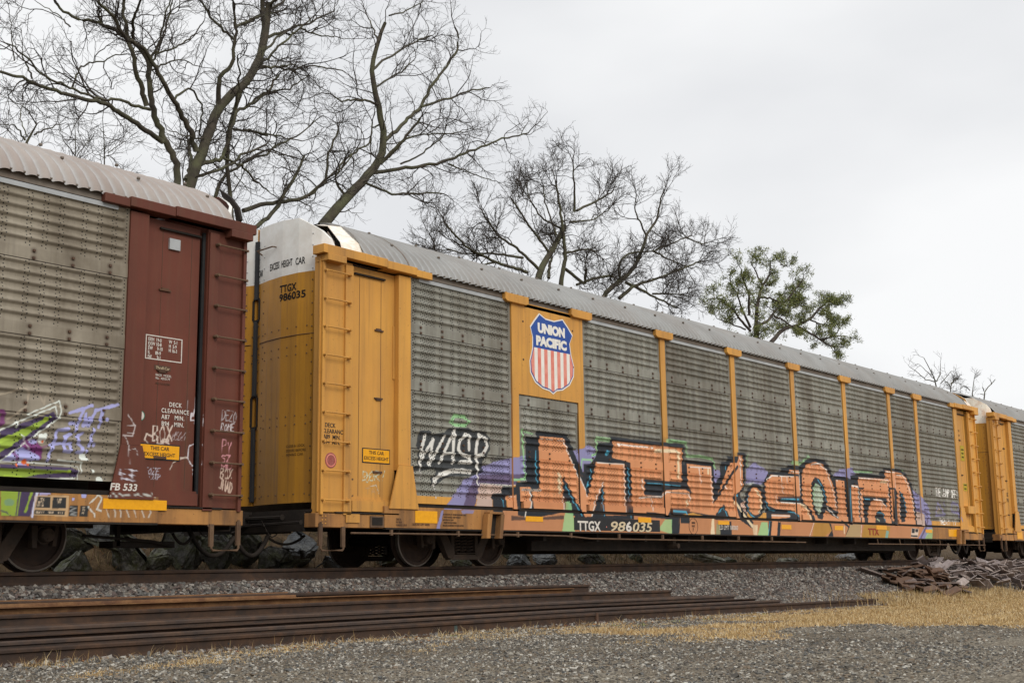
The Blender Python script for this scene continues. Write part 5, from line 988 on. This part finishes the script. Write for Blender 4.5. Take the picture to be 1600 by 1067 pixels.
for i in range(310):
    x=random.uniform(30,44.5); cyh=-2.0; r=random.gauss(-.1,.40); y=cyh+r
    if not -2.95<y<-1.2: continue
    h=heap(x)*max(0,1-(r/.95)**2); z=float(gz(x,y))+h*random.uniform(.45,1.05)**.7+.02
    kd='c' if x<33.5 and random.random()<.5 else random.choice('aab'); me=plate_mesh(kd); mi_=(2 if random.random()<.75 else 3) if x<33 else random.choice([0,0,0,1,1,1,3])
    key=(kd,mi_)
    if key not in pm: q=me.copy(); q.materials.clear(); q.materials.append(mats_pl[mi_]); pm[key]=q
    o=bpy.data.objects.new('scrap_tie_plate',pm[key]); scene.collection.objects.link(o); o.location=(x,y,z)
    o.rotation_euler=(random.gauss(.45,.28)*(1 if r<.25 else -.6),random.gauss(0,.22),random.uniform(0,math.pi) if kd!='c' else random.gauss(.1,.35))
    lb='long rusty brown steel plate lying at the left of the scrap heap' if kd=='c' else ('rust brown tie plate in the heap of scrap plates beside the track' if mi_ in (2,3) else 'lilac grey steel tie plate in the scrap heap beside the track')
    tagit(o,lb,'steel plate',GP+(' (long)' if kd=='c' else (' (brown)' if mi_ in (2,3) else ' (grey)'))); cnt+=1
# stack of beams at the right edge
bs=empty('beam_stack',(43.0,-2.0,float(gz(43,-2.0))),'dark stacked steel beams and timbers at the right edge beyond the scrap heap','beam stack'); bs['_o']=list(bs.location); z0=bs.location.z
for k,(dy,dz,l0,l1,hh) in enumerate(((0,.0,41.0,48,.15),(.3,.0,41.4,49,.15),(.1,.16,41.9,48,.14),(.15,.31,43.4,49,.13),(-.1,.45,44.2,49,.12))):
    MB().box(l0,l1,-2.35+dy,-2.12+dy,z0+dz,z0+dz+hh).build('beam',M['rail' if k%2 else 'rust'],bs,bevel=.012)
# ---------------------------------------------------------------- boulders on the bank
import bmesh
MR=[mat('boulder_'+n_,c,d,rough=.85,scale=11,detail=12,dirt=e,dirt_amt=.9,dirt_scale=5,bump=1.,bscale=16,bdist=.05,pos=(.42,.58)) for n_,c,d,e in (('grey',(.17,.165,.15),(.05,.049,.044),(.12,.13,.05)),('blue_grey',(.17,.178,.185),(.07,.073,.077),(.24,.24,.22)),('dark',(.09,.086,.078),(.035,.034,.031),(.10,.105,.05)),('pale',(.36,.34,.30),(.18,.17,.145),(.16,.17,.09)))]
def boulder(x,y,z,sx,sy,sz,m,label):
    bm=bmesh.new()
    for _ in range(16):
        v=Vector((random.gauss(0,1),random.gauss(0,1),random.gauss(0,1))).normalized(); bm.verts.new((v.x*sx*random.uniform(.75,1),v.y*sy*random.uniform(.75,1),v.z*sz*random.uniform(.75,1)))
    r=bmesh.ops.convex_hull(bm,input=bm.verts); bmesh.ops.delete(bm,geom=[g_ for g_ in r['geom_interior'] if isinstance(g_,bmesh.types.BMVert)],context='VERTS')
    bmesh.ops.bevel(bm,geom=bm.edges[:],offset=min(sx,sz)*.10,segments=2,affect='EDGES'); bmesh.ops.triangulate(bm,faces=bm.faces[:]); bmesh.ops.subdivide_edges(bm,edges=bm.edges[:],cuts=2,use_grid_fill=True)
    from mathutils import noise as mn
    for v in bm.verts: q=v.co+Vector((x,y,z)); v.co+=v.co.normalized()*(mn.fractal(q*3,1,2,3)*.06+abs(mn.noise(q*7))*.07+mn.cell(q*6)*.035-abs(mn.noise(q*19))*.03)*max(sx,sz)
    me=bpy.data.meshes.new('boulder'); bm.to_mesh(me); bm.free(); me.materials.append(m); o=bpy.data.objects.new('boulder',me); scene.collection.objects.link(o); o.location=(x,y,z); o.rotation_euler=(0,0,random.uniform(0,6))
    return tagit(o,label,'boulder','boulders on the bank behind the train')
def bx_(px,Y): return float(U(px,880,Y=Y)[0])
BR=[(122,2.7,.10,.55,.30,.30,0,'pale mossy angular boulder just right of the first wheel under the maroon car'),
 (90,3.3,.35,.6,.4,.45,2,'dark rounded boulder behind the first wheel at the left'),
 (205,3.1,.30,.55,.45,.52,0,'large grey boulder in the middle of the bank under the maroon car'),
 (165,3.9,.70,.5,.4,.35,1,'blue grey boulder high on the bank below the placards'),
 (245,2.9,.12,.35,.3,.26,0,'small mossy grey boulder right of the large one under the maroon car'),
 (285,3.2,.30,.5,.4,.5,2,'dark wet boulder behind the sagging air hose'),
 (330,2.9,.25,.5,.4,.5,2,'blackish upright boulder under the gap side of the maroon car'),
 (375,3.3,.40,.6,.4,.55,2,'dark boulder standing in the gap between the two near cars'),
 (428,2.8,.12,.45,.3,.38,2,'black sloping boulder under the couplers'),
 (470,3.2,.35,.7,.4,.42,1,'dark blue grey boulder with a wet top behind the coupler'),
 (525,2.8,.06,.42,.3,.30,1,'low blue grey boulder left of the yellow car wheels'),
 (610,3.1,.08,.4,.3,.28,0,'low grey boulder seen between the yellow car wheels'),
 (715,3.0,.02,.45,.3,.25,0,'low boulder seen under the springs of the yellow car'),
 (815,2.9,.02,.55,.35,.30,1,'flat blue grey boulder right of the near wheelset'),
 (850,3.2,.06,.6,.35,.30,1,'broad blue grey boulder beside the near wheelset'),
 (800,3.5,.15,.5,.35,.3,2,'dark boulder behind the flat blue grey one'),
 (925,3.2,.08,.5,.35,.26,2,'dark boulder below the end of the number board'),
 (985,3.5,.10,.55,.35,.28,2,'dark boulder half hidden by straw under the number board'),
 (1095,3.3,.10,.85,.4,.28,3,'pale flat topped boulder under the middle of the yellow car'),
 (1130,3.1,.0,.45,.3,.2,0,'grey boulder just right of the pale flat topped one'),
 (1180,3.6,.12,.7,.4,.25,3,'pale boulder among straw right of the middle of the yellow car'),
 (1232,3.0,-.04,1.2,.35,.16,3,'long pale green slab lying low behind the rail'),
 (1330,3.4,.02,.9,.4,.26,1,'blue grey boulder left of the far wheels of the yellow car')]
for (px,Yb,zc,sx,sy,sz,mi_,lb) in BR: boulder(bx_(px,Yb),Yb,zc,sx,sy,sz,MR[mi_],lb)
# straw and brambles on the bank
n=26000; X=rng.uniform(6,48,n); Y=rng.uniform(2.2,5.2,n); dn=.5+.5*np.sin(X*1.3+.5)*np.sin(X*.47+Y); k=rng.random(n)<(.25+.75*dn); X,Y=X[k],Y[k]
MB3=mat('bank_straw',(.3,.2,.1),rough=.9,scale=3,island=[(.16,.10,.045),(.26,.17,.08),(.10,.055,.03),(.34,.25,.13),(.07,.08,.025),(.19,.10,.05)])
blades('bank_straw',X,Y,gz(X,Y)-.01,rng.uniform(.10,.38,len(X)),.003+.004*rng.random(len(X)),None,'brown straw, brambles and moss growing between the boulders behind the train',1.6,MB3)
# ---------------------------------------------------------------- trees
def batch_tubes(P,R,n):
    N_,m,_=P.shape; T=np.gradient(P,axis=1); T/=np.linalg.norm(T,axis=2)[...,None]+1e-9
    ref=np.where(np.abs(T[:,:1,2:3])<.85,np.array([0,0,1.]),np.array([1.,0,0])); a=np.cross(T,np.broadcast_to(ref,T.shape)); a/=np.linalg.norm(a,axis=2)[...,None]+1e-9; b=np.cross(T,a)
    th=np.arange(n)*2*np.pi/n; V=P[:,:,None]+R[:,:,None,None]*(np.cos(th)[None,None,:,None]*a[:,:,None]+np.sin(th)[None,None,:,None]*b[:,:,None])
    I=np.arange(N_*m*n).reshape(N_,m,n); J=np.roll(I,-1,2); F=np.stack([I[:,:-1],J[:,:-1],J[:,1:],I[:,1:]],-1).reshape(-1,4); return V.reshape(-1,3),F
def spawn(P,R,k,length,ang,r0,r1,m=5,wob=.25,up=.15,tmin=.15,flat=.7,tip=True):
    "k children on every parent polyline"
    N_,mm,_=P.shape; idx=np.repeat(np.arange(N_),k); n=len(idx); t=rng.uniform(tmin,1,n)
    if tip: t.reshape(N_,k)[:,0]=1.0
    f=t*(mm-1); i=np.minimum(f.astype(int),mm-2); fr=(f-i)[:,None]; p=P[idx,i]*(1-fr)+P[idx,i+1]*fr; T=P[idx,i+1]-P[idx,i]; T/=np.linalg.norm(T,axis=1)[:,None]+1e-9
    q=rng.normal(size=(n,3)); q[:,1]*=flat; q-=T*(q*T).sum(1)[:,None]; q/=np.linalg.norm(q,axis=1)[:,None]+1e-9
    a=rng.normal(ang,.22,n)*np.where(t>=.999,.35,1); d=T*np.cos(a)[:,None]+q*np.sin(a)[:,None]; d[:,2]+=up; d/=np.linalg.norm(d,axis=1)[:,None]
    Lh=length*rng.uniform(.45,1.35,n)*(1.25-.55*t); st=Lh/(m-1); out=[p]; cur=p
    bend=rng.normal(0,wob,(n,3)); 
    for s_ in range(m-1):
        d=d+rng.normal(0,wob,(n,3))+bend*.3; d[:,2]+=up*.25; d/=np.linalg.norm(d,axis=1)[:,None]; cur=cur+d*st[:,None]; out.append(cur)
    C_=np.stack(out,1); rr=np.minimum(r0,R[idx,i]*.8); RR=rr[:,None]+(r1-rr[:,None])*np.linspace(0,1,m)[None]; return C_,RR
def resample(pts,rad,m,trunc=1.):
    pts=np.array(pts,float); s=np.r_[0,np.cumsum(np.linalg.norm(np.diff(pts,axis=0),axis=1))]; t=np.linspace(0,s[-1]*trunc,m)
    # smooth (Catmull-Rom like) through cubic on each axis by dense linear + blur
    Q=np.stack([np.interp(t,s,pts[:,k]) for k in range(3)],-1); K=Q.copy(); K[1:-1]=(Q[:-2]+2*Q[1:-1]+Q[2:])/4; return K,np.interp(t,s,rad),s[-1]*trunc
MT=mat('mossy_bark',(.075,.062,.046),(.045,.038,.030),rough=.9,scale=5,detail=8,dirt=(.115,.125,.06),dirt_amt=.75,dirt_scale=1.6,bump=.6,bscale=20)
MT2=mat('twig_bark',(.060,.050,.042),(.04,.034,.029),rough=.9,scale=3)
def tree(name,label,cat,base,limbs,Y,crop,levels,wscale=1.,group='bare trees behind the train',mats=(None,None),jit=.05,depth=1.2,crown_name='crown',trunc=1.,up=.06):
    t=empty(name,tuple(base),label,cat,group); t['_o']=list(base); mt,mw=mats[0] or MT,mats[1] or MT2
    LP=[];LR=[];LL=[]
    for li,(pts,w0,w1) in enumerate(limbs):
        dy=random.uniform(-depth,depth) if li else 0; Q=[];Rr=[];n=len(pts)
        for i,(u,v) in enumerate(pts):
            f=i/(n-1); yy=Y+dy*f; q=U(crop[0]+u/crop[2],crop[1]+v/crop[2],Y=yy); Q.append(q); z=(q-CP)@CF; Rr.append((w0+(w1-w0)*f)*z/F_PX/2*wscale*1.08)
        if li==0: Q=[np.array(base)]+Q; Rr=[Rr[0]*1.35]+Rr
        K,rr,ln=resample(Q,Rr,int(max(10,n*4)),trunc); K[2:-1]+=rng.normal(0,jit*.35,K[2:-1].shape); LP.append(K);LR.append(rr);LL.append(ln)
    mb=MB()
    tk=MB().tube(LP[0],LR[0],9); tk.build('trunk',mt,t,smooth=True)
    for K,rr in zip(LP[1:],LR[1:]): MB().tube(K,rr,7).build('limb',mt,t,smooth=True)
    tot=sum(LL); VS=[];FS=[];o_=0; tips=None
    # level 1 from all limbs
    C1=[];R1_=[]
    for K,rr,ln in zip(LP,LR,LL):
        k=max(2,int(ln/levels[0][0])); 
        if ln<.3: continue
        a,b=spawn(K[None],rr[None],k,levels[0][1],levels[0][2],levels[0][3],levels[0][4],m=7,wob=.26,up=up,tmin=.22); C1.append(a);R1_.append(b)
    cur=(np.concatenate(C1),np.concatenate(R1_)); allb=[cur]
    for (k,ln,an,r0,r1) in levels[1:]:
        cur=spawn(cur[0],cur[1],k,ln,an,r0,r1,m=4 if ln<.4 else 5,wob=.27,up=up); allb.append(cur)
    for lv,(P_,R_) in enumerate(allb):
        v,f=batch_tubes(P_,R_,4 if lv<2 else 3); VS.append(v);FS.append(f+o_);o_+=len(v)
    cr=mesh_obj(crown_name,np.concatenate(VS)-np.array(base),np.concatenate(FS),mw,t,True); return t,allb
def base_of(px,py,Y,crop): q=U(crop[0]+px/crop[2],crop[1]+py/crop[2],Y=Y); return (q[0],q[1],float(gz(q[0],q[1]))-.1)
LV=[(.42,1.15,.85,.019,.0075),(4,.62,.8,.0085,.0045),(4,.33,.75,.0048,.0034),(2,.17,.7,.0034,.0026)]
cA=(0,0,3.557); YA=8.5
LA=[([(1050,1060),(1090,930),(1125,830),(1190,660),(1225,580),(1330,500),(1430,370),(1480,200),(1490,60),(1500,-60)],17,8),
 ([(985,1040),(990,930),(920,790),(850,620),(830,450),(830,350),(760,250),(650,180),(560,130),(420,100),(330,50),(300,-20)],11,3),
 ([(905,790),(760,690),(650,610),(580,570),(400,540),(240,480),(130,430),(0,400),(-80,380)],8,3.5),
 ([(835,610),(760,590),(690,560),(540,550),(420,500),(240,420),(150,320),(80,260),(0,230)],5,2),
 ([(1090,840),(1060,740),(1000,620),(960,550),(870,390),(800,270),(690,210),(620,80),(520,-10)],9,4),
 ([(815,590),(780,470),(750,380),(720,250),(690,120),(690,-20)],8,4.5),
 ([(1215,590),(1215,440),(1290,360),(1310,180),(1295,-10)],8,3),
 ([(1085,930),(1160,900),(1240,880),(1270,780),(1310,610),(1400,580),(1494,510),(1560,400)],7,3),
 ([(1240,880),(1340,920),(1420,1010),(1500,1070)],4,2),
 ([(1030,1000),(1065,900),(1045,770)],6,4),
 ([(830,350),(890,230),(910,120),(950,-10)],4,2),([(740,230),(740,100),(790,-20)],5,3),([(1310,150),(1400,110),(1494,75),(1580,60)],4.5,2),([(1300,220),(1200,130),(1100,-10)],4,3),
 ([(850,390),(990,330),(1140,380)],3,1),([(830,410),(900,220),(940,90),(960,0)],3.5,2),([(1170,780),(1040,760),(920,720)],3,1.2),([(1310,610),(1330,450),(1320,300)],4,2),([(1300,720),(1400,720),(1494,760)],4,2),
 ([(400,490),(440,380),(530,350),(640,310),(720,300)],3,1.5),([(180,440),(130,330),(120,260)],3,1.2),([(80,340),(70,200),(50,80)],2,1),([(1470,280),(1560,200),(1640,140)],4,2),([(960,560),(1060,480),(1130,600),(1110,720),(1140,800)],3.5,2),
 ([(1060,990),(1240,940),(1340,870),(1490,800)],5,3),([(1500,40),(1560,-40)],5,3),([(560,130),(550,60),(510,0)],3,2),([(390,150),(330,90),(200,10)],2.5,1),([(870,300),(1000,260),(1080,190),(1140,110)],3,1.5),([(1430,370),(1520,380),(1640,360)],4,2)]
tree('bare_tree','large spreading bare oak with mossy forked trunk rising above the maroon car roof','tree',base_of(1045,1060,YA,cA),LA,YA,cA,LV,trunc=.97)
cB=(380,0,2.808); YB=9.5
LB=[([(330,1010),(370,960),(440,880),(530,790),(600,700),(625,610),(590,450),(560,310),(590,180),(640,60),(700,-10)],17,3),
 ([(625,615),(700,550),(780,470),(830,370),(880,310),(945,210),(940,130),(880,80)],6,2),([(560,760),(700,740),(850,720),(960,680),(1100,620),(1200,600),(1300,570)],6,1.5),
 ([(530,800),(640,850),(780,850),(900,850)],4,2),([(640,690),(720,600),(800,590),(1000,580)],3.5,1.5),([(780,470),(900,430),(1000,400),(1090,380)],4,1.5),
 ([(0,925),(120,890),(270,870),(360,800),(380,650),(440,520)],7,2.5),([(270,870),(360,790),(450,720),(530,600)],4,1.5),([(600,460),(520,440),(430,445),(370,400)],4,1.5),([(565,310),(640,250),(760,180),(850,150)],4,1.5),([(580,385),(700,310),(770,240)],3,1),
 ([(600,720),(700,620),(790,500)],6,3),([(20,1020),(130,940),(200,820),(250,730),(280,650)],7,3),([(450,860),(400,800),(440,700),(560,620),(570,500)],4,2),([(595,190),(560,100),(530,40)],3,1),([(640,70),(740,40),(800,0)],2.5,1),
 ([(690,720),(780,680),(880,600),(900,520)],3,1.2),([(900,720),(1000,760),(1110,800)],2.5,1),([(620,540),(560,560),(560,700)],3,1.5)]
tree('bare_tree','leaning bare oak behind the white gable of the yellow car','tree',base_of(330,1010,YB,cB),LB,YB,cB,LV,trunc=.92)
# right-hand top of the big oak reaching over the gap
cR=(380,0,2.808)
LR2=[([(-30,1060),(-80,700),(-40,480),(0,370),(50,290),(95,170),(85,60),(85,-20)],6,7),([(95,170),(200,130),(290,100),(400,50)],5,2),([(50,300),(130,290),(200,310),(280,290),(400,300),(450,320)],4,1.5),([(0,480),(90,410),(200,390),(290,330)],4,1.5),([(85,60),(160,20),(220,-20)],5,3),([(0,110),(80,65)],4,4),([(0,570),(120,590),(260,620)],4,1.5),([(0,715),(100,670),(230,600),(330,520)],4,1.5),([(60,300),(130,230),(240,130),(300,80)],4,2),([(250,125),(350,160),(460,170)],3,1)]
tree('bare_tree','tall bare tree with upright limbs between the oak and the leaning tree','tree',base_of(-30,1060,9.2,cR),LR2,9.2,cR,LV)
cC=(600,200,2.857); YC=20
LVC=[(.65,1.55,.7,.030,.013),(5,.95,.65,.015,.009),(5,.58,.6,.0100,.0065),(3,.32,.55,.0070,.005)]
LC=[([(680,720),(690,660),(740,560),(800,450),(850,370),(900,250),(960,130)],12,1.5),([(790,720),(790,680),(810,580),(800,470),(780,330),(760,200),(770,80)],8,1.2),([(850,375),(850,250),(840,60)],4,1.2),([(860,370),(1000,300),(1070,230)],4,1.2),
 ([(740,560),(650,440),(560,300),(560,200)],4,1.2),([(700,640),(620,560),(500,470),(430,360),(370,260)],5,1.2),([(640,645),(500,600),(380,540),(280,440),(230,340),(190,220)],5,1.2),([(620,580),(480,560),(350,560),(150,500)],4,1.2),([(810,460),(700,400),(640,300),(640,150)],3.5,1),
 ([(830,420),(940,410),(1060,320)],3,1),([(800,560),(900,540),(1000,560)],4,1.5),([(810,630),(900,700),(900,610),(940,590)],5,3),([(770,480),(720,330),(700,180)],3,1),([(500,600),(350,620),(250,560),(130,500)],3,1),([(735,670),(740,600),(760,560)],5,3)]
tree('bare_tree','dark broad bare tree with dense upswept twigs in the middle of the skyline','tree',base_of(685,720,YC,cC),LC,YC,cC,LVC,trunc=.75,up=.13)
LC2=[([(970,780),(980,740),(1070,670),(1130,610),(1160,520),(1170,480),(1220,400),(1270,340),(1400,290)],8,1.5),([(1060,690),(1040,620),(1080,560),(1200,550),(1350,490),(1450,440)],4,1.2),([(1050,760),(1120,700),(1200,680),(1400,600),(1500,570)],6,1.2),([(1170,480),(1120,370),(1130,250)],3,1),
 ([(860,700),(940,670),(1010,660),(1060,685)],4,4),([(1080,690),(1200,750),(1360,830)],5,1.5),([(1220,400),(1240,300),(1270,240)],3,1),([(1350,490),(1420,520),(1490,500)],2.5,1),([(1200,550),(1300,600),(1420,640)],3,1),([(1200,740),(1300,740),(1400,760)],3,1)]
tree('bare_tree','wide low bare tree reaching right towards the pine','tree',base_of(965,790,21,cC),LC2,21,cC,LVC,trunc=.80,up=.14)
# small far trees
cS=(0,0,3.557)
LS=[([(130,830),(130,790),(160,760),(205,690)],5,2),([(140,780),(90,700),(0,690)],3,1),([(190,750),(280,710),(345,690)],3,1),([(200,690),(150,600),(60,560)],2,1),([(150,760),(110,650),(130,580)],2,1)]
LVS=[(.45,1.2,.8,.011,.006),(5,.7,.75,.0065,.0045),(4,.38,.7,.0045,.0035)]
tree('small_tree','small dark bare tree peeping over the roof at the far left','tree',base_of(130,830,13,cS),LS,13,cS,LVS)
tree('small_tree','thin pale bare tree over the left car roof, beside the small dark one','tree',base_of(420,900,15,cS),[([(420,940),(415,860),(430,760),(415,660)],2,.8),([(420,870),(350,780),(330,700)],1.5,.8),([(420,880),(480,800),(500,760)],1.5,.8)],15,cS,LVS)
tree('small_tree','spindly bare sapling over the left car roof, close to the big oak','tree',base_of(580,930,15,cS),[([(570,960),(600,850),(590,740),(570,660)],2.2,.8),([(600,850),(660,810),(690,790)],1.5,.8),([(590,760),(540,700)],1.2,.7),([(590,880),(520,860),(500,800)],1.2,.7)],15,cS,LVS)
tree('small_tree','slender bare tree showing in the gap between the big oak and the leaning oak','tree',base_of(1200,1100,14,cS),[([(1190,1120),(1215,1040),(1240,950),(1300,960),(1400,860),(1494,830)],6,2.5),([(1240,950),(1180,900),(1130,880)],2,1),([(1300,960),(1330,1000),(1380,1060)],2,1)],14,cS,LVS)
cT=(1400,560,7.62)
LT=[([(480,330),(485,270),(430,190),(380,80),(330,-10)],2,.8),([(480,270),(380,170),(275,70)],1.3,.6),([(485,270),(530,170),(530,60)],1.5,.7),([(470,280),(350,250),(240,150),(160,100)],1.6,.6),([(530,300),(600,220),(660,150)],1.4,.6)]
LVT=[(1.6,1.0,.6,.016,.010),(3,.6,.6,.010,.007),(2,.35,.6,.007,.006)]
tree('small_tree','pale leafless tree top above the far end of the yellow car','tree',base_of(480,340,22,cT),LT,22,cT,LVT)
tree('small_tree','dark dense leafless tree top just left of the far white gable','tree',base_of(640,360,24,cT),[([(640,380),(640,320),(690,220),(730,240)],2,.8),([(640,320),(590,270)],1.5,.8),([(650,300),(700,260),(740,230)],1.5,.8)],24,cT,[(.8,.9,.7,.02,.012),(5,.6,.6,.012,.008),(3,.35,.6,.008,.006)])
tree('small_tree','faint leafless tree top behind the far white gable','tree',base_of(900,420,24,cT),[([(900,440),(905,370),(935,280),(935,210)],1.6,.7),([(880,380),(820,320),(770,350)],1.3,.7)],24,cT,[(.8,1.0,.6,.014,.009),(4,.6,.6,.009,.007),(3,.3,.6,.007,.006)])
tree('small_tree','thin forked leafless branch tree at the far right of the skyline','tree',base_of(1040,450,24,cT),[([(1040,480),(1045,380),(1110,330),(1180,250)],2,.9),([(1045,385),(1030,340)],1.5,.8),([(1140,310),(1120,240)],1.2,.6),([(1040,430),(1000,420)],1.2,.6)],24,cT,[(2.5,.6,.6,.010,.007),(2,.3,.6,.007,.006)])
# pine
cP=(1060,380,5.333); YP=24
LPn=[([(655,800),(655,740),(640,680),(650,580),(670,450),(700,350),(760,260),(850,180)],8,2),([(640,700),(760,640),(800,560),(900,480),(1050,400)],5,1.5),([(770,830),(800,790),(880,710),(980,690),(1100,630),(1180,540),(1260,470),(1380,490)],7,1.5),([(1000,700),(1120,760),(1250,850),(1400,870)],4,1.5),
 ([(600,730),(500,620),(440,530),(340,460),(220,470)],4,1.2),([(600,700),(540,580),(480,400),(420,320)],4,1),([(590,600),(590,430),(530,280),(520,170)],4,1),([(670,450),(780,460),(900,530),(1040,520)],3.5,1),([(700,350),(640,230),(600,160)],3,1),([(800,610),(870,640),(940,690)],3.5,2),([(1180,540),(1260,580),(1300,590)],2,1),
 ([(1100,640),(1200,680),(1330,690)],2.5,1),([(1200,800),(1300,770),(1430,780)],2.5,1),([(560,720),(440,670),(300,620)],2.5,1),([(900,480),(1000,350),(1050,300)],3,1),([(760,260),(770,150)],2,1),([(850,180),(920,200)],1.5,1)]
pt,allb=tree('pine_tree','round topped pine with loose green needle clumps and dark twisting limbs','tree',base_of(655,800,YP,cP),LPn,YP,cP,[(.66,1.15,.8,.035,.015),(6,.62,.75,.018,.010)],group='',trunc=.9,mats=(mat('pine_bark',(.07,.055,.045),(.045,.036,.03),rough=.9,scale=4),MT2),crown_name='branchlets')
MN=mat('pine_needles',(.06,.09,.025),rough=.7,scale=2,island=[(.12,.15,.05),(.19,.22,.07),(.26,.27,.10),(.09,.115,.04),(.21,.23,.085)])
tp=np.concatenate([allb[1][0][:,-1],allb[1][0][:,3],allb[0][0][:,-1],allb[0][0][:,4][::2]]); tp=tp[rng.random(len(tp))<.88]; K_=19; n=len(tp)*K_
c_=np.repeat(tp,K_,0)+rng.normal(0,.11,(n,3)); d=rng.normal(size=(n,3)); d[:,2]+=.5; d/=np.linalg.norm(d,axis=1)[:,None]; s_=np.cross(d,rng.normal(size=(n,3))); s_/=np.linalg.norm(s_,axis=1)[:,None]+1e-9
L_=rng.uniform(.10,.22,n)[:,None]; V=np.stack([c_-s_*.016,c_+s_*.016,c_+d*L_+s_*.014,c_+d*L_-s_*.014],1).reshape(-1,3); F=np.arange(n*4).reshape(-1,4)
mesh_obj('crown',V-np.array(pt['_o']),F,MN,pt)
for o in bpy.data.objects:
    if '_o' in o: del o['_o']
